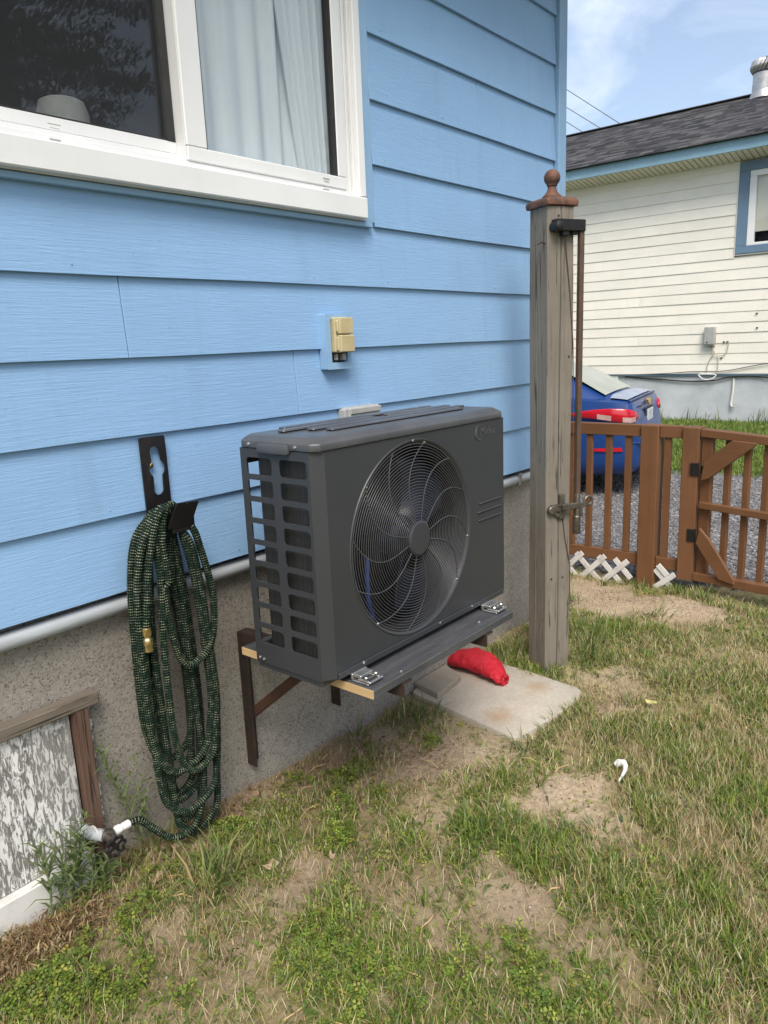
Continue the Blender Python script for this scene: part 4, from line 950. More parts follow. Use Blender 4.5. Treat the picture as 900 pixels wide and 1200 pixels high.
GD = Vector((-.20, -.98, 0)).normalized(); GN = Vector((-.98, .20, 0)).normalized()     # along, and towards the yard
def gp_(s, z, o=0): return Vector((3.585, -.518, 0))+GD*s+GN*o+Vector((0, 0, z))
def gbar(name, s0, z0, s1, z1, wd_, th, o, mat='brownfence'): return part(name, MB().bar(gp_(s0, z0, o), gp_(s1, z1, o), th, wd_, (0, 0, 1)) if abs(s1-s0) > .01 else MB().bar(gp_(s0, z0, o), gp_(s1, z1, o), wd_, th, tuple(GN)), MAT[mat], ga, .003)
gbar('stile', .035, .04, .035, .886, .062, .038, .0); gbar('stile', .965, .05, .965, .85, .062, .038, .0)
gbar('gate_rail', .004, .912, 1.0, .858, .045, .07, .004, 'rail'); gbar('gate_rail', .004, .053, 1.0, .085, .05, .06, .024, 'rail')
gbar('gate_rail', .02, .492, .99, .470, .038, .04, .035, 'rail')
for s in (.155, .265, .372, .478, .585, .69, .80, .90): gbar('picket', s, .06, s, .885-.05*s, .036, .026, -.004)
def gpoly(pts, o0, o1): part('brace', MB().prism(pts, lambda u, v, t: gp_(u, v, t), o0, o1), MAT['rail'], ga, .003)
gpoly([(.045, .755), (.028, .640), (.075, .655), (.325, .862), (.332, .880), (.20, .884)], .0405, .062)
gpoly([(.040, .362), (.022, .265), (.17, .075), (.262, .062), (.262, .088), (.10, .305)], .0505, .070)
for z in (.70, .305):
    h_ = part('hinge', MB().box(gp_(.045, z, .038), (.06, .006, .045), Matrix((GD, GN, Vector((0, 0, 1)))).transposed()).box((3.531, -.492, z), (.006, .045, .075)).lathe([(.007, -.04), (.007, .04)], gp_(.0, z, .045), 'z', 8).box(gp_(.055, z-.008, .043), (.03, .006, .022), Matrix((GD, GN, Vector((0, 0, 1)))).transposed()), MAT['black'], ga, .001)
part('screw_hole', MB().box(gp_(.145, .785, .0485), (.010, .004, .014), Matrix((GD, GN, Vector((0, 0, 1)))).transposed()), MAT['rawwood'], ga)

# ------------------------------------------------------------------ blue car
CX, CY, CZ, CYAW = 7.41, 1.165, -.20, R(11)
car = thing('parked_car', 'blue saloon car parked beyond the fence, only its rear corner showing', 'car', (CX, CY+2.3, CZ))
def cp(p_, l, h): return (CX+p_, CY+l, CZ+h)
ST = [(-.0, .52, .34, .60), (.02, .66, .28, .66), (.055, .76, .26, .80), (.085, .80, .25, .90), (.11, .825, .24, .985), (.16, .845, .23, 1.012), (.30, .87, .22, 1.025), (.55, .888, .21, 1.04), (.80, .897, .2, 1.06), (1.2, .90, .2, 1.05), (2.2, .90, .2, 1.0), (3.0, .90, .2, .98), (3.45, .90, .2, .98), (3.9, .87, .21, .93), (4.25, .80, .23, .84), (4.45, .70, .26, .74), (4.58, .50, .32, .60)]
def sec(W, bot, top):
    hb = top
    pts = [(0, bot), (.55*W, bot), (.86*W, bot+.02), (.965*W, bot+.09), (.985*W, .40), (1.0*W, min(.55, hb-.05)), (.995*W, min(.70, hb-.04)), (.97*W, min(.86, hb-.035)), (.93*W, hb-.022), (.86*W, hb-.004), (.55*W, hb+.010), (0, hb+.016)]
    return pts
vs = []; fs = []; nP = 0
for l, W, bot, top in ST:
    h = sec(W, bot, top); ring = [(a, b) for a, b in h]+[(-a, b) for a, b in h[-2:0:-1]]; nP = len(ring)
    vs += [cp(a, l, b) for a, b in ring]
for i in range(len(ST)-1):
    for k in range(nP): fs.append((i*nP+k, i*nP+(k+1) % nP, (i+1)*nP+(k+1) % nP, (i+1)*nP+k))
fs += [tuple(range(nP))[::-1], tuple((len(ST)-1)*nP+k for k in range(nP))]
bo = part('body', MB().add(vs, fs), MAT['carpaint'], car, smooth=50); WL[bo] = WL[car].copy()
CB = [(.36, .70, 1.045, .66), (.80, .62, 1.27, .62), (1.24, .58, 1.43, .58), (1.8, .56, 1.465, .56), (2.3, .57, 1.46, .57), (2.7, .60, 1.36, .60), (3.35, .68, .985, .68)]
vs = []; fs = []
for l, W, top, wb in CB:
    Wb = .80 if l < 3 else .82; ring = [(-Wb, .97), (-W-.03, top-.06), (-W+.05, top-.01), (0, top+.01), (W-.05, top-.01), (W+.03, top-.06), (Wb, .97)]
    vs += [cp(a, l, max(b, .96)) for a, b in ring]
for i in range(len(CB)-1):
    for k in range(6): fs.append((i*7+k, i*7+k+1, i*7+7+k+1, i*7+7+k))
part('cabin', MB().add(vs, fs), MAT['carpaint'], car, smooth=50)
rw = MB(); Wn = [(.40, 1.064, .67), (.80, 1.284, .60), (1.20, 1.425, .55)]; vs = []
for l, h, W in Wn: vs += [cp(-W, l-.012, h+.004), cp(-W*.5, l-.014, h+.015), cp(0, l-.015, h+.018), cp(W*.5, l-.014, h+.015), cp(W, l-.012, h+.004)]
rw.add(vs, [(i*5+k, i*5+k+1, i*5+6+k, i*5+5+k) for i in range(2) for k in range(4)])
part('rear_window', rw, MAT['carglass'], car, smooth=60)
sw = MB()
for sgn in (-1, 1): sw.add([cp(sgn*.815, 1.25, 1.0), cp(sgn*.83, 3.0, .985), cp(sgn*.665, 2.6, 1.34), cp(sgn*.62, 1.6, 1.41), cp(sgn*.655, 1.3, 1.36)], [(0, 1, 2, 3, 4)])
part('side_window', sw, MAT['inside'], car)
tl_ = MB(); vs = []; tg = [(-.72, .155), (-.45, .14), (-.0, .135), (.45, .14), (.72, .155)]; tb = [(-.72, .33), (-.4, .37), (0, .385), (.4, .37), (.72, .33)]
for (a, l), h in zip(tg, (1.024, 1.034, 1.038, 1.034, 1.024)): vs.append(cp(a, l, h))
for (a, l), h in zip(tg, (1.036, 1.046, 1.050, 1.046, 1.036)): vs.append(cp(a, l+.10, h))
for (a, l), h in zip(tb, (1.044, 1.056, 1.060, 1.056, 1.044)): vs.append(cp(a, l, h))
tl_.add(vs, [(i*5+k, i*5+k+1, i*5+6+k, i*5+5+k) for i in range(2) for k in range(4)])
part('boot_lid', tl_, MAT['lidsheen'], car, smooth=60)
lip = MB().tube([cp(-.74, .135, 1.006), cp(-.4, .112, 1.018), cp(0, .108, 1.022), cp(.4, .112, 1.018), cp(.74, .135, 1.006)], .014, 8); part('boot_lip', lip, MAT['carpaint'], car, smooth=60)
def lamp(sg, name):
    cur = [(-.905, .74, .872, .882), (-.90, .60, .855, .918), (-.893, .44, .838, .938), (-.875, .30, .818, .945), (-.850, .19, .802, .942), (-.81, .115, .795, .930), (-.75, .080, .80, .908), (-.66, .066, .825, .872)]
    vs = []; fs = []
    for p_, l, h0, h1 in cur:
        for d in (-.02, .018):
            q_ = (p_*(1+.012*(d > 0)), l-(.018 if d > 0 else -.02)*(l < .3)); vs += [cp(sg*-q_[0]*-1, q_[1], h0), cp(sg*-q_[0]*-1, q_[1], h1)]
    n = len(cur)
    for i in range(n-1): a = 4*i; b = a+4; fs += [(a+2, b+2, b+3, a+3), (a, a+1, b+1, b), (a+1, a+3, b+3, b+1), (a, b, b+2, a+2)]
    fs += [(0, 2, 3, 1), (4*n-4, 4*n-3, 4*n-1, 4*n-2)]
    o = part(name, MB().add(vs, fs), MAT['redlens'], car, .006, 50); WL[o] = WL[car].copy()
    iv = []; 
    for i0, i1 in ((2, 3), (4, 6)):
        for p_, l, h0, h1 in cur[i0:i1+1]: iv.append((p_*1.03*sg, l-.024, h0, h0+.055))
    for sl in (iv[:2], iv[2:]): part('reverse_lens', MB().add([cp(a, l, h) for a, l, h0, h1 in sl for h in (h0+.004, h1)], [(2*k, 2*k+2, 2*k+3, 2*k+1) for k in range(len(sl)-1)]), MAT['clearlens'], o)
lamp(1, 'tail_light'); lamp(-1, 'tail_light')
part('number_plate', MB().box(cp(0, .045, .80), (.32, .012, .15)), MAT['plate'], car, .003)
part('plate_recess', MB().box(cp(0, .060, .80), (.48, .016, .19)), MAT['inside'], car, .003)
em = [(-.075, -.018), (-.082, .018), (-.032, .018), (-.026, .032), (.032, .032), (.030, .018), (.082, .018), (.075, -.018), (.030, -.018), (.026, -.032), (-.032, -.032), (-.030, -.018)]
part('emblem', MB().prism(em, lambda u, v, t: cp(u, .066+t+(v*.25), .955+v*1.1), -.012, .012), MAT['gold'], car, .002)
for i in range(5): part('badge', MB().box(cp(-.46+i*.026, .072, .935), (.017, .012, .02)), MAT['silver'], car)
part('reflector', MB().add([cp(-.893, .50, .505), cp(-.882, .30, .50), cp(-.857, .16, .505), cp(-.859, .175, .545), cp(-.884, .32, .54), cp(-.892, .46, .53)], [(0, 1, 4, 5), (1, 2, 3, 4)]), MAT['redlens'], car)
sm_ = MB().tube([cp(-.85, .36, .60), cp(-.80, .09, .585), cp(-.70, .008, .58), cp(0, -.025, .58), cp(.70, .008, .58), cp(.80, .09, .585), cp(.85, .36, .60)], .012, 6)
part('bumper_seam', sm_, MAT['carpaint'], car, smooth=60)
part('bumper_skirt', MB().box(cp(0, .075, .27), (1.2, .12, .10)), MAT['inside'], car, .02)
whl = None
for sx in (-.80, .80):
    for ly in (.92, 3.60):
        t_ = part('wheel', MB().lathe([(.18, -.11), (.30, -.11), (.325, -.08), (.325, .08), (.30, .11), (.18, .11)], cp(sx, ly, .325), 'x', 28), MAT['rubber'], car, smooth=40); WL[t_] = WL[car].copy()
        part('rim', MB().lathe([(.185, -.105), (.185, .105), (.16, .10), (.05, .085), (.001, .085)], cp(sx, ly, .325), 'x', 20), MAT['silver'], t_)

car.rotation_euler.z = CYAW; car.location = Vector((CX, CY, CZ))+Matrix.Rotation(CYAW, 3, 'Z') @ Vector((0, 2.3, 0))

# ------------------------------------------------------------------ neighbouring house
NX = 14.0
nb = thing('cream_house', 'cream sided bungalow across the drive with grey shingle roof and blue trim', 'house', (NX, 2.5, -.2))
part('foundation', MB().box2((NX+.05, -6, -.8), (NX+.4, 9.5, .655)), MAT['greyfound'], nb)
part('sill_shadow_strip', MB().box2((NX+.012, -6, .6555), (NX+.3, 9.5, .690)), MAT['slateblue'], nb, .003)  # dark strip draws both the trim and the shadow line under the siding
part('wall_core', MB().box2((NX+.05, -6, .6905), (NX+.3, .715, 4.6)).box2((NX+.05, 2.225, .6905), (NX+.3, 9.5, 4.6)).box2((NX+.05, .715, .6905), (NX+.3, 2.225, 2.79)).box2((NX+.05, .715, 4.30), (NX+.3, 2.225, 4.6)).box2((NX+.3, -6, .69), (NX+7.7, -5.9, 4.6)).box2((NX+.3, 9.4, .69), (NX+7.7, 9.5, 4.6)).box2((NX+7.7, -6, .69), (NX+7.8, 9.5, 4.6)), MAT['cream'], nb)
NS = .185
def nrow(z0, ya, yb, h=NS):
    mb = MB(); n = max(1, int((yb-ya)/.8)); vs = []; fs = []
    prof = [(NX+.004, 0), (NX+.018, .001), (NX+.046, h+.012), (NX+.0165, h+.012)]
    for i in range(n+1):
        y = ya+(yb-ya)*i/n
        for x, z in prof: vs.append((x+.002*math.sin(y*1.7+z0*9), y, z0+z+.0025*math.sin(y*1.1+z0*5)*(z < .1)))
    for i in range(n):
        for j in range(4): fs.append((4*i+j, 4*i+(j+1) % 4, 4*i+4+(j+1) % 4, 4*i+4+j))
    fs += [(0, 1, 2, 3), (4*n+3, 4*n+2, 4*n+1, 4*n)]
    part('siding_board', mb.add(vs, fs), MAT['cream'], nb, loc=(NX, (ya+yb)/2, z0))
for k in range(20):
    z0 = .692+k*NS
    h = min(NS, 4.345-z0)
    if h < .03: continue
    if z0+NS < 2.80 or z0 > 4.29:
        ct = [-6]+([3.66+.9*math.sin(k*2.2)] if k % 4 == 3 else [])+([6.5] if k % 3 == 0 else [])+[9.5]
        for a, b in zip(ct, ct[1:]): nrow(z0, a+.002, b-.002, h)
    else:
        nrow(z0, -6, .70, h); nrow(z0, 2.235, 9.5, h)
wn = part('window', MB().box2((NX-.03, .715, 2.79), (NX+.06, 2.222, 2.919)).box2((NX-.03, .715, 4.157), (NX+.06, 2.222, 4.31)).box2((NX-.0295, 2.050, 2.9195), (NX+.06, 2.222, 4.1565)).box2((NX-.0295, .715, 2.9195), (NX+.06, .89, 4.1565)), MAT['slateblue'], nb, .006, label='window with slate blue trim, white frame and cream blind'); WL[wn] = WL[nb].copy()
part('casing', MB().box2((NX-.012, 2.224, 2.765), (NX+.06, 2.243, 4.315)).box2((NX-.012, .70, 2.765), (NX+.06, 2.2235, 2.788)), MAT['cream'], wn, .003)
part('frame', MB().box2((NX-.012, .892, 2.9205), (NX+.08, 2.048, 2.965)).box2((NX-.012, .892, 4.06), (NX+.08, 2.048, 4.156)).box2((NX-.0115, 1.935, 2.9655), (NX+.08, 2.048, 4.0595)).box2((NX-.0115, .892, 2.9655), (NX+.08, 1.0, 4.0595)).box2((NX+.002, 1.955, 2.9655), (NX+.02, 1.985, 4.0595)), MAT['white'], wn, .004)
part('blind', MB().box2((NX+.09, .9, 3.15), (NX+.10, 2.04, 4.14)), MAT['tan_soffit'], wn)
part('room_dark', MB().box2((NX+.28, .7, 2.8), (NX+.29, 2.23, 4.3)), MAT['inside'], wn)
part('pane', MB().box2((NX+.030, 1.0, 2.965), (NX+.034, 1.935, 4.06)), MAT['glass'], wn, smooth=0)
bw = part('basement_window', MB().box2((NX+.0, 4.34, .18), (NX+.06, 5.32, .235)).box2((NX+.0, 4.34, .588), (NX+.06, 5.32, .652)).box2((NX+.0, 4.34, .2355), (NX+.06, 4.44, .5875)).box2((NX+.0, 5.22, .2355), (NX+.06, 5.32, .5875)).box2((NX+.004, 4.78, .2355), (NX+.05, 4.83, .5875)), MAT['white'], nb, .005); WL[bw] = WL[nb].copy()
part('pane', MB().box2((NX+.036, 4.44, .2355), (NX+.044, 5.22, .5875)), MAT['inside'], bw)
# soffit of narrow panels, fascia, shingled roof
mb = MB(); y = -6.4
while y < 9.9:
    mb.add([(13.50, y, 4.425), (NX+.02, y, 4.335), (NX+.02, y+.072, 4.335), (13.50, y+.072, 4.425), (13.50, y+.080, 4.429), (NX+.02, y+.080, 4.339), (NX+.02, y+.092, 4.339), (13.50, y+.092, 4.429)], [(0, 1, 2, 3), (3, 2, 5, 4), (4, 5, 6, 7)]); y += .1
part('soffit_panel', mb, MAT['tan_soffit'], nb, smooth=0, kind='stuff')
for ya, yb in ((-6.4, 1.0), (1.003, 5.22), (5.223, 9.9)): part('fascia_board', MB().box2((13.465, ya, 4.415), (13.498, yb, 4.60)), MAT['fascia'], nb, .004)
EX, EZ, RX, RZ = 13.40, 4.605, 17.5, 6.24
part('roof_deck', MB().add([(EX, -6.5, EZ), (RX, -6.5, RZ), (RX, 10, RZ), (EX, 10, EZ), (21.6, -6.5, EZ), (21.6, 10, EZ)], [(0, 1, 2, 3), (1, 4, 5, 2), (0, 3, 5, 4), (0, 4, 1), (3, 2, 5)]), MAT['roofdark'], nb, smooth=0)
d = Vector((RX-EX, 0, RZ-EZ)); SL = d.length; d.normalize(); nn_ = Vector((-d.z, 0, d.x))
nr_ = 31; nc = 66; V = []; F = []; COL = []
pal = [(.060, .062, .070), (.085, .085, .092), (.048, .05, .057), (.12, .115, .115), (.07, .068, .072), (.10, .10, .11)]
for r in range(nr_):
    off = random.random()*.25
    y = -6.5+off
    while y < 10:
        wd_ = random.choice((.16, .2, .25, .33, .33)); y2 = min(y+wd_-.004, 10)
        s0 = SL*r/nr_-.03*(r == 0); s1 = s0+SL/nr_*1.9; t_ = random.uniform(.007, .012)
        s1 = min(s1, SL); n0 = len(V)
        for s, h in ((s0, t_+.012), (s1, .003)):
            for yy in (y, y2): p_ = Vector((EX, yy, EZ))+d*s+nn_*h; V.append(tuple(p_))
        for yy in (y, y2): p_ = Vector((EX, yy, EZ))+d*s0+nn_*.004; V.append(tuple(p_))
        F += [(n0, n0+1, n0+3, n0+2), (n0, n0+4, n0+5, n0+1)]
        c = np.array(random.choice(pal))*random.uniform(.8, 1.25); COL += [c]*6; y += wd_
sme = np_mesh('shingle', np.array(V), [np.array(F)], np.array(COL)); so = obj('shingle', MB().mesh('tmp') if False else sme, MAT['shingle'], nb, (0, 0, 0), kind='stuff')
part('ridge_cap', MB().bar((RX, -6.5, RZ+.02), (RX, 10, RZ+.02), .26, .025), MAT['roofdark'], nb, .008)
tv = thing('roof_turbine', 'galvanised turbine vent on the ridge of the grey shingle roof', 'vent', (17.35, 2.78, 6.15))
tcx, tcy = 17.35, 2.78
part('stack', MB().lathe([(.22, 6.05), (.22, 6.40), (.213, 6.401), (.213, 6.60)], (tcx, tcy, 0), 'z', 32), MAT['turbine'], tv)
part('base_flashing', MB().lathe([(.30, 6.10), (.24, 6.20), (.221, 6.26)], (tcx, tcy, 0), 'z', 24), MAT['turbine'], tv)
vn = MB()
for i in range(22):
    a0 = 2*PI*i/22; vs = []
    for k in range(9):
        t = k/8; ph_ = R(8+t*158-0); r = .27*math.sin(ph_*.86+.35)**.8 if True else .2; z = 6.60+.30*t
        r = .215+.065*math.sin(PI*min(1, t*1.15+.05)) if t < .7 else .262*math.cos((t-.7)/.3*PI/2*.93)**.6
        for da, rr in ((0, r), (.20, r*.90)): vs.append((tcx+rr*math.cos(a0+da+.5*t), tcy+rr*math.sin(a0+da+.5*t), z))
    vn.add(vs, [(2*k, 2*k+1, 2*k+3, 2*k+2) for k in range(8)])
part('vane', vn, MAT['turbine'], tv, smooth=60, kind='stuff')
part('crown_cap', MB().lathe([(.225, 6.598), (.23, 6.612), (.21, 6.62)], (tcx, tcy, 0), 'z', 28).lathe([(.09, 6.885), (.06, 6.905), (.001, 6.912)], (tcx, tcy, 0), 'z', 20).lathe([(.17, 6.60), (.2, 6.75), (.1, 6.88)], (tcx, tcy, 0), 'z', 20), MAT['inside'], tv)
ub = thing('utility_box', 'small grey telephone box fixed to the cream siding above loose cables', 'box', (NX, 2.57, 1.38))
part('box_body', MB().box2((NX-.10, 2.475, 1.21), (NX-.001, 2.665, 1.55)), MAT['greyplastic'], ub, .012, segs=2)
part('box_cover', MB().box2((NX-.112, 2.482, 1.235), (NX-.1005, 2.658, 1.545)), MAT['greyplastic'], ub, .006)
part('box_bolt', MB().lathe([(.014, 0), (.014, -.008), (.001, -.009)], (NX-.112, 2.60, 1.27), 'x', 10), MAT['rubber'], ub)
def wire(name, pts, r, mat, label): o = part(name, MB().tube(crspline(pts, .05), r, 6), MAT[mat], None, smooth=60, loc=pts[0]); tag(o, label, 'cable'); return o
cx_ = NX-.02
wire('thin_cable', [(cx_, 2.56, 1.21), (cx_-.02, 2.50, 1.10), (cx_, 2.42, 1.03), (cx_, 2.30, 1.04), (cx_, 2.25, 1.16), (cx_-.02, 2.24, 1.28)], .009, 'cable', 'thin cream cable curving right from under the telephone box to a wall clip')
wire('thin_cable', [(cx_, 2.55, 1.21), (cx_-.02, 2.47, 1.07), (cx_, 2.55, .98), (cx_, 2.60, .82), (cx_, 2.58, .70)], .009, 'cable', 'thin cream cable looping left below the telephone box down to the foundation')
wire('thin_cable', [(cx_, 2.43, 1.04), (cx_-.01, 2.40, .95), (cx_, 2.41, .80), (cx_, 2.42, .69)], .008, 'cable', 'short thin cable dropping straight below the telephone box')
wire('coiled_cable', [(cx_-.01, 2.75, .68), (cx_-.05, 2.66, .60), (cx_-.06, 2.55, .585), (cx_-.05, 2.46, .62), (cx_-.02, 2.42, .67), (cx_-.03, 2.52, .69), (cx_-.02, 2.72, .69)], .012, 'white', 'white cable loop hanging at the bottom edge of the cream siding')
wire('grey_cable', [(cx_, 5.0, .665), (cx_, 3.5, .70), (cx_, 2.9, .735), (cx_, 2.3, .745), (cx_, 1.8, .83), (cx_, 1.2, .93), (cx_, .4, 1.0)], .009, 'powerline', 'thin grey cable rising to the right along the bottom of the cream siding')
wire('black_cable', [(NX+.03, 4.2, .645), (NX+.02, 3.6, .60), (NX+.015, 3.0, .555), (NX+.012, 2.5, .565), (NX+.01, 2.2, .63), (NX+.01, 1.8, .65), (NX+.01, 1.4, .60), (NX+.01, .8, .60)], .014, 'rubber', 'sagging black cable along the top of the grey foundation')
o = part('drain_pipe', MB().tube(crspline([(NX+.03, 2.13, .60), (NX+.02, 2.13, .40), (NX+.015, 2.15, .15), (NX+.0, 2.13, .09), (NX-.02, 2.09, .09), (NX-.02, 2.07, .15)], .03), .018, 8), MAT['white_dirty'], None, loc=(NX, 2.13, .1)); tag(o, 'white hooked pipe on the grey foundation wall', 'pipe')
mb = MB()
for y, z in ((2.33, 1.27), (2.27, 1.27), (2.36, .98), (1.78, 1.50), (1.8, 1.75)): mb.box((NX-.008, y, z), (.012, .035, .02))
part('wall_clip', mb, MAT['rustmetal'], nb, kind='stuff')

# overhead wires -------------------------------------------------------------------
for i, (a, b, lb) in enumerate([((20, 8.59, 8.174), (20, 7.069, 7.026), 'topmost of the three thin overhead wires above the roof'), ((20, 8.585, 7.72), (20, 7.596, 7.004), 'middle one of the three thin overhead wires above the roof'), ((20, 8.58, 7.35), (20, 8.091, 6.993), 'lowest of the three thin overhead wires above the roof')]):
    a, b = Vector(a), Vector(b); d_ = b-a; p0, p1 = a-d_*5, a+d_*2.6
    pts = [p0.lerp(p1, t)+Vector((3*t, 0, 0)) for t in np.linspace(0, 1, 12)]
    pts = [p0.lerp(p1, t) for t in np.linspace(0, 1, 12)]
    o = part('overhead_wire', MB().tube(pts, .011, 5), MAT['powerline'], None, loc=tuple(a)); tag(o, lb, 'wire', 'overhead wires above the roof')

# ------------------------------------------------------------------ vegetation
def blades(x, y, h, w, lean, az, colr, bend=1.0, z=None, twist=.6):
    """curved tapering blades, five vertices each"""
    n = len(x); z = hg(x, y)-.003 if z is None else z
    dx, dy = np.cos(az), np.sin(az); pa = az+PI/2+rng.uniform(-twist, twist, n); px, py = np.cos(pa)*w/2, np.sin(pa)*w/2
    def pt(t):
        th = lean*(.35+.65*t*bend)
        return h*t*np.sin(th), h*t*np.cos(th)
    P = np.zeros((n, 5, 3))
    for j, (t, s) in enumerate(((0, 1), (0, -1), (.55, .85), (.55, -.85), (1, 0))):
        o_, u = pt(t); P[:, j, 0] = x+dx*o_+px*s; P[:, j, 1] = y+dy*o_+py*s; P[:, j, 2] = z+u
    b = 5*np.arange(n)[:, None]
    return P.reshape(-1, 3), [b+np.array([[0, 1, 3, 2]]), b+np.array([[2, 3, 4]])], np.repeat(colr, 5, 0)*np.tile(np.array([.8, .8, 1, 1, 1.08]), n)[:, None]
def join(parts):
    V = []; F4 = []; F3 = []; K = []; o_ = 0
    for v, fs, c in parts:
        V.append(v); K.append(c)
        for f in fs: (F4 if f.shape[1] == 4 else F3).append(f+o_)
        o_ += len(v)
    fl = []
    if F4: fl.append(np.concatenate(F4))
    if F3: fl.append(np.concatenate(F3))
    return np.concatenate(V), fl, np.concatenate(K)
def veg(name, parts, label, cat):
    v, f, c = join(parts); o = obj(name, np_mesh(name, v, f, np.clip(c, 0, 1)), MAT['leaf'], kind='stuff'); tag(o, label, cat); return o
def pick(pal, wts, n, var=.25):
    c = np.array(pal)[rng.choice(len(pal), n, p=np.array(wts)/sum(wts))]; return c*(1+var*rng.normal(0, .6, (n, 1)).clip(-1.3, 1.3))*(1+.06*rng.normal(0, 1, (n, 3)))
def inyard(x, y):   # keep off the slab, post and walls
    slab = (np.abs(x-1.66-.04*y) < .255) & (y > -.59) & (y < .1)
    pst = (np.abs(x-2.084) < .05) & (np.abs(y+.317) < .05)
    fr = (x > -.95) & (y > .0)*(x < 2.75)
    return ~(slab | pst | fr | (x > 3.62))
GREEN = [(.205, .285, .050), (.15, .235, .042), (.27, .32, .065), (.115, .19, .045), (.33, .33, .09)]
DRY = [(.55, .45, .24), (.66, .57, .35), (.46, .36, .18), (.58, .51, .32), (.36, .26, .14)]
def scatter(n, box, fn):
    x = rng.uniform(box[0], box[1], n); y = rng.uniform(box[2], box[3], n); k = inyard(x, y) & (rng.random(n) < fn(x, y)); return x[k], y[k]
# clustering noise
def clump(x, y): return np.clip(.5+.38*wob(x, y, 9, 12, 2)+.2*wob(x, y, 31, 10, 7), 0.02, 1.4)
zones = [((-.9, 1.2, -2.2, .03), 170000, 1.0), ((1.2, 2.3, -2.6, .03), 120000, 1.05), ((2.3, 3.62, -3.0, .5), 95000, 1.15)]
gp, dp = [], []
for box, n, ws in zones:
    x, y = scatter(n, box, lambda a, b: np.clip((cover(a, b)-.12)*clump(a, b)*1.15*np.where((a < .3) | (b > -.6), .8, 1.05), 0, 1))
    m = len(x); lush = np.clip(field(LUSH, x, y), 0, 1)
    h = (.018+.026*rng.random(m)**1.6+.020*lush*rng.random(m))*(.8+.4*clump(x, y)); az = rng.uniform(0, 2*PI, m)
    c = pick(GREEN, [5, 4, 3, 3, 2], m); dry = rng.random(m) < np.clip(.15-.12*lush+.25*(field(BARE, x, y) > .25)+.25*np.clip(wob(x, y, 3.3, 10, 12)*.5, -.3, .6), 0, .75); c[dry] = pick(DRY, [3, 3, 2, 3, 1], dry.sum())
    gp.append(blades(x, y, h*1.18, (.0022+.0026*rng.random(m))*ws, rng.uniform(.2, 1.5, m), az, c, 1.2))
    # dry thatch lying almost flat
    x, y = scatter(int(n*.62), box, lambda a, b: np.clip((.40+.35*wob(a, b, 4, 10, 14)*.6)*(1-.8*np.clip(field(BARE, a, b), 0, 1)), .05, 1))
    m = len(x); c = pick(DRY, [3, 2, 3, 2, 3], m, .3)
    damp = np.exp(-(y/.2)**2)*(x < 1.9); c *= (1-.2*damp)[:, None]
    z = hg(x, y)+.002+.012*rng.random(m)*np.clip(cover(x, y), .15, 1)
    dp.append(blades(x, y, .015+.04*rng.random(m), (.001+.0014*rng.random(m))*ws, rng.uniform(1.15, 1.62, m), rng.uniform(0, 2*PI, m), c, .2, z))
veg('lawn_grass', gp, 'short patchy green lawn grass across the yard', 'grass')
veg('dry_thatch', dp, 'straw coloured dead grass lying flat among the lawn', 'dead grass')
# coarse long-bladed tufts
tp_ = []
TUFTS = [(.823, -.732, 46, .11), (.88, -.76, 34, .09), (.76, -.74, 26, .08), (.153, -.275, 40, .17), (.20, -.26, 30, .15), (.10, -.30, 26, .13), (.81, -.92, 30, .09), (.86, -.95, 22, .08), (2.20, -.43, 44, .14), (2.28, -.46, 36, .13), (2.18, -.50, 30, .10), (2.36, -.40, 40, .13), (2.48, -.36, 36, .12), (2.0, -.12, 26, .16), (2.12, -.13, 24, .15), (1.99, -.45, 18, .08), (1.38, -.60, 26, .10), (1.44, -.62, 20, .08), (1.60, -.63, 16, .07), (1.40, -.04, 20, .10), (1.28, -.12, 40, .13), (1.36, -.2, 24, .09), (1.05, -.02, 22, .12), (.12, -.02, 26, .16), (.18, -.02, 20, .13), (.27, -.03, 14, .09), (.30, -.62, 16, .09), (.40, -1.35, 26, .07), (.02, -.5, 18, .1), (1.9, -.80, 16, .08), (1.72, -.68, 18, .07), (2.9, -.55, 30, .08), (3.38, -.62, 30, .10), (3.45, -.25, 30, .10), (3.46, -.45, 30, .09), (3.45, .12, 26, .09), (2.66, -.30, 20, .1), (.45, -.80, 20, .08), (1.02, -1.05, 20, .07), (1.15, -.75, 22, .08), (2.95,-.02,30,.12), (2.85,.05,20,.13), (1.5,-.66,16,.06)]
for cx, cy, n, hh_ in TUFTS:
    x = cx+rng.normal(0, .030, n); y = np.minimum(cy+rng.normal(0, .026, n), .015); k = inyard(x, y); x, y = x[k], y[k]; n = len(x)
    c = pick([(.16, .22, .055), (.20, .26, .07), (.12, .175, .06), (.26, .28, .10), (.42, .36, .17)], [4, 3, 3, 2, 1.2], n)
    tp_.append(blades(x, y, hh_*(.5+.7*rng.random(n)), .0036+.003*rng.random(n), rng.uniform(.25, 1.35, n), np.arctan2(y-cy, x-cx)+rng.normal(0, .8, n), c, 1.35, None, .3))
x = rng.uniform(-.4, 3.5, 900); y = rng.uniform(-2, -.05, 900); k = inyard(x, y) & (rng.random(900) < cover(x, y)); cx, cy = x[k], y[k]
for a, b in zip(cx, cy):
    n = rng.integers(4, 11); x = a+rng.normal(0, .012, n); y = b+rng.normal(0, .012, n)
    c = pick([(.18, .235, .06), (.23, .27, .08), (.13, .185, .06), (.42, .37, .18)], [4, 3, 3, 1.5], n)
    tp_.append(blades(x, y, .03+.05*rng.random(n), .0032+.003*rng.random(n), rng.uniform(.4, 1.5, n), rng.uniform(0, 6.28, n), c, 1.3, None, .3))
veg('coarse_grass', tp_, 'coarse longer grass tufts round the post, slab and wall', 'grass')
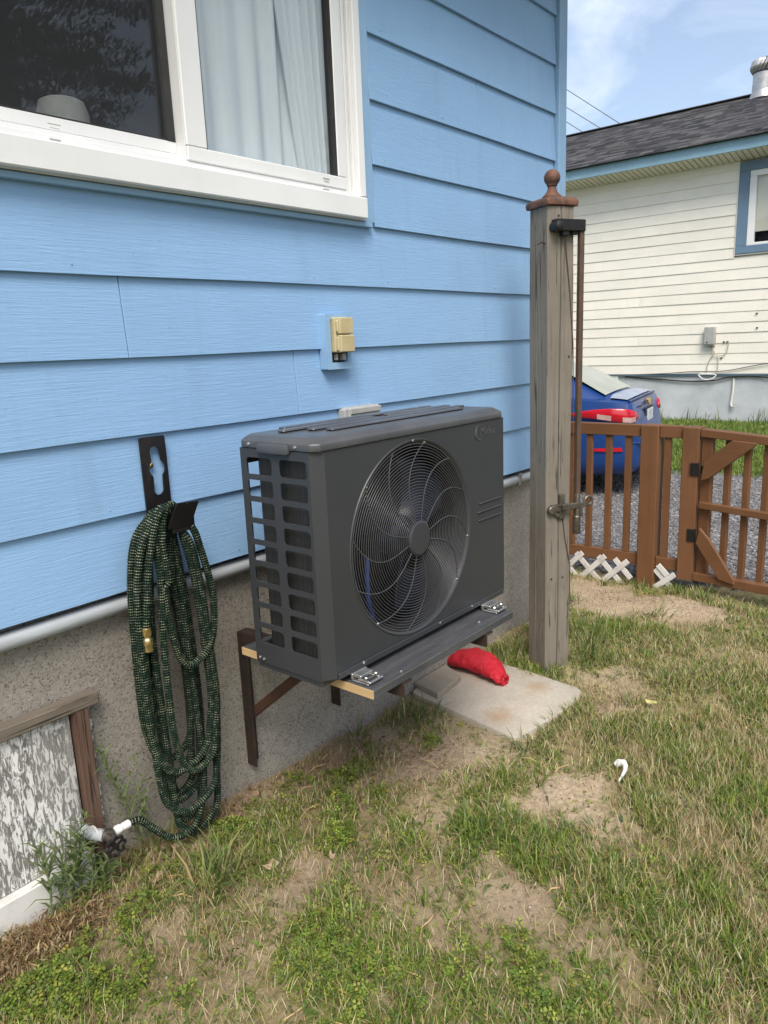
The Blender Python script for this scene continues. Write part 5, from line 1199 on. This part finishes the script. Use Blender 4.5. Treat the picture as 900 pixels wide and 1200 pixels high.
# low clover-like weed: trefoil leaves
def trefoils(x, y, size, hgt, colr):
    n = len(x); z = hg(x, y)+hgt; P = np.zeros((n, 3, 4, 3)); a0 = rng.uniform(0, 6.28, n); tx = rng.normal(0, .35, n); ty = rng.normal(0, .35, n)
    for j in range(3):
        a = a0+j*2.09+rng.normal(0, .15, n); ca, sa = np.cos(a), np.sin(a)
        for k, (r, wd_, dz) in enumerate(((.12, 0, 0), (.62, .40, .10), (1.0, 0, -.05), (.62, -.40, .10))):
            X = r*ca-wd_*sa; Y = r*sa+wd_*ca
            P[:, j, k, 0] = x+size*X; P[:, j, k, 1] = y+size*Y; P[:, j, k, 2] = z+size*(dz+tx*X+ty*Y)
    b = 4*np.arange(n*3)[:, None]
    return P.reshape(-1, 3), [b+np.array([[0, 1, 2, 3]])], np.repeat(colr, 12, 0)
x, y = scatter(260000, (-.6, 3.6, -2.0, .02), lambda a, b: np.clip((field(CLOV, a, b)*1.0-.12)*clump(a*1.3, b*1.3)**1.8*1.7, 0, .85)+.035*cover(a, b))
n = len(x); fc = np.clip(field(CLOV, x, y), 0, 1)
c1 = trefoils(x, y, .0062+.0062*rng.random(n), .008+.042*rng.random(n)**1.2*fc, pick([(.19, .26, .045), (.27, .34, .06), (.13, .20, .04), (.38, .38, .085), (.17, .22, .065)], [4, 4, 3, 1.5, 2], n))
ns = n//3; st = blades(x[:ns], y[:ns], .02+.03*fc[:ns], np.full(ns, .0012), rng.uniform(.2, 1.2, ns), rng.uniform(0, 6.28, ns), pick([(.14, .19, .06), (.25, .2, .09)], [3, 1], ns))
veg('clover_weeds', [c1, st], 'low bright green clover-like weeds in patches near the wall', 'weeds')
# broad weed leaves
x, y = scatter(1500, (-.4, 3.5, -1.9, -.03), lambda a, b: .35*cover(a, b)); n = len(x)
bl = blades(x, y, .025+.04*rng.random(n), .008+.008*rng.random(n), rng.uniform(.7, 1.5, n), rng.uniform(0, 6.28, n), pick([(.11, .17, .05), (.15, .21, .06), (.09, .14, .06)], [3, 2, 2], n), 1.2)
veg('broadleaf_weeds', [bl], 'scattered broad weed leaves in the lawn', 'weeds')
# dead brown weeds at the left corner and along the wall
def dead(n, cx, cy, sx, sy, top):
    x = cx+rng.normal(0, sx, n); y = np.minimum(cy+rng.normal(0, sy, n), .0); z = hg(x, y)+top*rng.random(n)**1.3
    return blades(x, y, .010+.028*rng.random(n), .0018+.0042*rng.random(n), rng.uniform(.2, 2.4, n), rng.uniform(0, 6.28, n), pick([(.32, .22, .11), (.42, .31, .17), (.20, .125, .065), (.52, .42, .26), (.27, .18, .095)], [3, 3, 3, 1.5, 2], n, .3), 1.8, z, 1.5)
veg('dead_weeds', [dead(3000, -.30, -.13, .09, .05, .035), dead(350, -.15, -.13, .05, .035, .02), dead(160, .05, -.12, .06, .04, .02)], 'curled brown dead weeds heaped at the left below the boarded opening', 'dead weeds')
veg('dead_runners', [dead(420, .42, -.05, .16, .04, .02), dead(420, .80, -.08, .2, .06, .02), dead(420, .98, -.30, .16, .10, .02), dead(250, 1.8, -.72, .15, .06, .02)], 'thin brown dead stems along the foot of the wall under the unit', 'dead weeds')
# lawn beyond the drive, tall grass at the far foundation
x = rng.uniform(8.1, 14.05, 60000); y = rng.uniform(-2.5, 5.5, 60000); k = (x > 8.35+.12*np.sin(y*3.1)+.1*rng.normal(0, 1, len(x))); x, y = x[k], y[k]; n = len(x)
g2 = blades(x, y, .05+.09*rng.random(n), .010+.010*rng.random(n), rng.uniform(.2, 1.3, n), rng.uniform(0, 6.28, n), pick([(.17, .25, .05), (.21, .29, .06), (.14, .21, .045), (.28, .30, .09)], [4, 4, 3, 1.5], n))
x = 13.95+rng.normal(0, .10, 900); y = rng.uniform(-1, 5, 900); k = rng.random(900) < np.clip(.5+.6*np.sin(y*3.7)*np.sin(y*1.9+1), .1, 1); x, y = x[k], y[k]; n = len(x)
g3 = blades(x, y, .12+.30*rng.random(n)**2, .009+.006*rng.random(n), rng.uniform(.05, .7, n), rng.uniform(0, 6.28, n), pick([(.12, .17, .05), (.16, .20, .08), (.10, .14, .05)], [3, 2, 2], n))
veg('far_grass', [g2, g3], 'green grass strip and taller tufts along the grey foundation beyond the drive', 'grass')

# single weeds standing by the boarded opening
def weed(x, y, h, label, lx=0, ly=0, nl=26, ll=.05, seed=0, side=2):
    r_ = np.random.default_rng(seed); z0 = float(hg(x, y)); t = thing('tall_weed', label, 'weed', (x, y, z0))
    def stem(s): return Vector((x+lx*s**1.6+.006*math.sin(s*5+seed), y+ly*s**1.6, z0+h*s))
    mb = MB().tube([stem(k/10) for k in range(11)], [.0032*(1-.7*k/10) for k in range(11)], 5); br = []
    for k in range(side):
        s = .3+.4*r_.random(); a = r_.uniform(0, 6.28); b0 = stem(s); pts = [b0+Vector((math.cos(a)*.05*u, math.sin(a)*.03*u-.01*u, h*.3*u)) for u in (0, .35, .7, 1)]
        mb.tube(pts, [.0018, .0015, .0012, .0007], 4); br.append(pts)
    part('stem', mb, MAT['weedstem'], t)
    n = nl+len(br)*8; P = []; az = []; L_ = []
    for i in range(nl): s = .12+.88*i/nl; P.append(stem(s)); az.append(i*2.4+r_.normal(0, .3)); L_.append(ll*(.6+.6*math.sin(PI*min(1, s*1.0))*1.0)*(.7+.5*r_.random()))
    for pts in br:
        for i in range(8): P.append(pts[0].lerp(pts[-1], (i+1)/8)); az.append(i*2.4); L_.append(ll*.55)
    P = np.array(P); n = len(P)
    v, f, c = blades(P[:, 0], P[:, 1], np.array(L_), np.full(n, .0062)*(.7+.6*r_.random(n)), r_.uniform(.65, 1.45, n), np.array(az), pick([(.15, .215, .07), (.19, .25, .09), (.11, .165, .06)], [3, 3, 2], n), 1.3, P[:, 2], .1)
    v = v-np.array((x, y, z0)); me = np_mesh('leaves', v, f, c); obj('leaves', me, MAT['leaf'], t, (x, y, z0)); return t
MAT['weedstem'] = M('weed stem', (.13, .17, .07), (.17, .19, .08), 20, rough=.6)
weed(.085, -.02, .42, 'tallest green weed leaning left against the concrete right of the tap', -.085, -.01, 40, .045, 1, 4)
weed(.12, -.03, .25, 'slim weed with small seed heads between the tap and the hose loops', -.02, 0, 22, .035, 2, 3)
weed(-.105, -.035, .20, 'bushy green weed in front of the tap and jamb', .01, -.01, 34, .055, 3, 4)
weed(-.128, -.045, .26, 'mid sized green weed before the white bottom board', .02, -.01, 26, .055, 4, 2)
weed(-.195, -.05, .25, 'green weed with long narrow leaves left of the white board centre', -.02, -.01, 24, .06, 5, 2)
weed(-.155, -.06, .15, 'short green weed between two taller ones at the white board', .0, -.02, 18, .05, 6, 1)
weed(-.065, -.07, .10, 'low leafy weed right under the tap handwheel', .02, -.01, 22, .05, 7, 2)
weed(.27, -.05, .10, 'small weed at the foot of the wall behind the hose loops', .0, -.01, 14, .04, 8, 1)

weed(-.16, -.03, .19, 'thin pale weed close to the peeling panel between two leafier ones', .015, 0, 22, .045, 11, 2)
weed(-.095, -.06, .16, 'small pale weed in front of the bottom board end', .02, -.01, 20, .045, 12, 2)

# litter: twigs and a dry leaf or two
tw = MB()
for i in range(46):
    x = random.uniform(-.3, 2.2); y = random.uniform(-1.2, -.03)
    if not inyard(np.array([x]), np.array([y]))[0]: continue
    a = random.uniform(0, 6.28); l = random.uniform(.03, .11); z = float(hg(x, y))+.012
    tw.tube([(x, y, z), (x+.5*l*math.cos(a), y+.5*l*math.sin(a), z+.006), (x+l*math.cos(a+.2), y+l*math.sin(a+.2), z+.002)], [.0015, .0017, .0008], 5)
o = part('dry_twigs', tw, MAT['rawwood'], None, kind='stuff'); tag(o, 'pale dry twigs strewn over the lawn', 'twigs')
lf = MB()
for x, y, s in ((.17, -.06, .03), (.05, -.16, .028), (.30, -.35, .03), (.12, -.12, .02), (.44, -.47, .018)):
    z = float(hg(x, y))+.012; a = random.uniform(0, 6.28)
    ps = [(0, -1), (.5, -.4), (.55, .2), (.2, .8), (0, 1.1), (-.3, .7), (-.55, .1), (-.45, -.5)]
    lf.add([(x, y, z+.006)]+[(x+s*(p*math.cos(a)-q_*math.sin(a)), y+s*(p*math.sin(a)+q_*math.cos(a)), z+.004+.008*math.sin(i*1.7)) for i, (p, q_) in enumerate(ps)], [(0, 1+i, 1+(i+1) % 8) for i in range(8)])
MAT['dryleaf'] = M('dry leaf', (.33, .23, .13), (.42, .33, .22), 30, rough=.8)
o = part('dry_leaves', lf, MAT['dryleaf'], None, kind='stuff'); tag(o, 'a few curled brown leaves on the soil near the tap', 'leaves')

# ------------------------------------------------------------------ spruces behind the photographer (seen mirrored in the window)
def spruce(x, y, h, rad, label, seed):
    r_ = np.random.default_rng(seed); t = thing('spruce_tree', label, 'tree', (x, y, -.1))
    part('trunk', MB().tube([(x, y, -.2+h*k/8) for k in range(9)], [.02*h*(1-k/8.3) for k in range(9)], 10), MAT['bark'], t)
    X, Y, Z, H, A, LN, CC = [], [], [], [], [], [], []
    nw = int(h*3.2)
    for i in range(nw):
        s = .10+.90*i/nw; zz = h*s; rr = rad*(1-s)**.85*(.75+.45*r_.random()); nb_ = 11
        for b in range(nb_):
            a = r_.uniform(0, 6.28); L_ = rr*(.6+.5*r_.random())
            m = int(20+L_*60)
            u = r_.random(m)**.7; px = x+np.cos(a)*L_*u+r_.normal(0, .07, m)*(.3+u); py = y+np.sin(a)*L_*u+r_.normal(0, .10, m)*(.3+u); pz = zz-.28*L_*u**1.4+.10*L_*u**3+r_.normal(0, .05, m)
            X.append(px); Y.append(py); Z.append(pz); A.append(a+r_.normal(0, .9, m)); LN.append(r_.uniform(1.1, 2.3, m)); H.append(r_.uniform(.08, .20, m))
    X, Y, Z, A, LN, H = map(np.concatenate, (X, Y, Z, A, LN, H)); n = len(X)
    v, f, c = blades(X, Y, H, r_.uniform(.028, .05, n), LN, A, pick([(.06, .085, .06), (.09, .11, .08), (.05, .07, .052)], [3, 2, 2], n), .5, Z)
    obj('crown', np_mesh('crown', v-np.array((x, y, -.1)), f, c), MAT['needle'], t, (x, y, -.1), kind=None)
MAT['bark'] = M('spruce bark', (.12, .09, .07), (.07, .055, .045), 6, rough=.95, bmp=.01)
spruce(5.6, -11.2, 17, 4.0, 'tall dark spruce behind the photographer, mirrored in the dark pane', 3)
spruce(15.9, -13.2, 8.0, 2.6, 'smaller spruce behind the photographer, its tip mirrored in the right pane', 4)
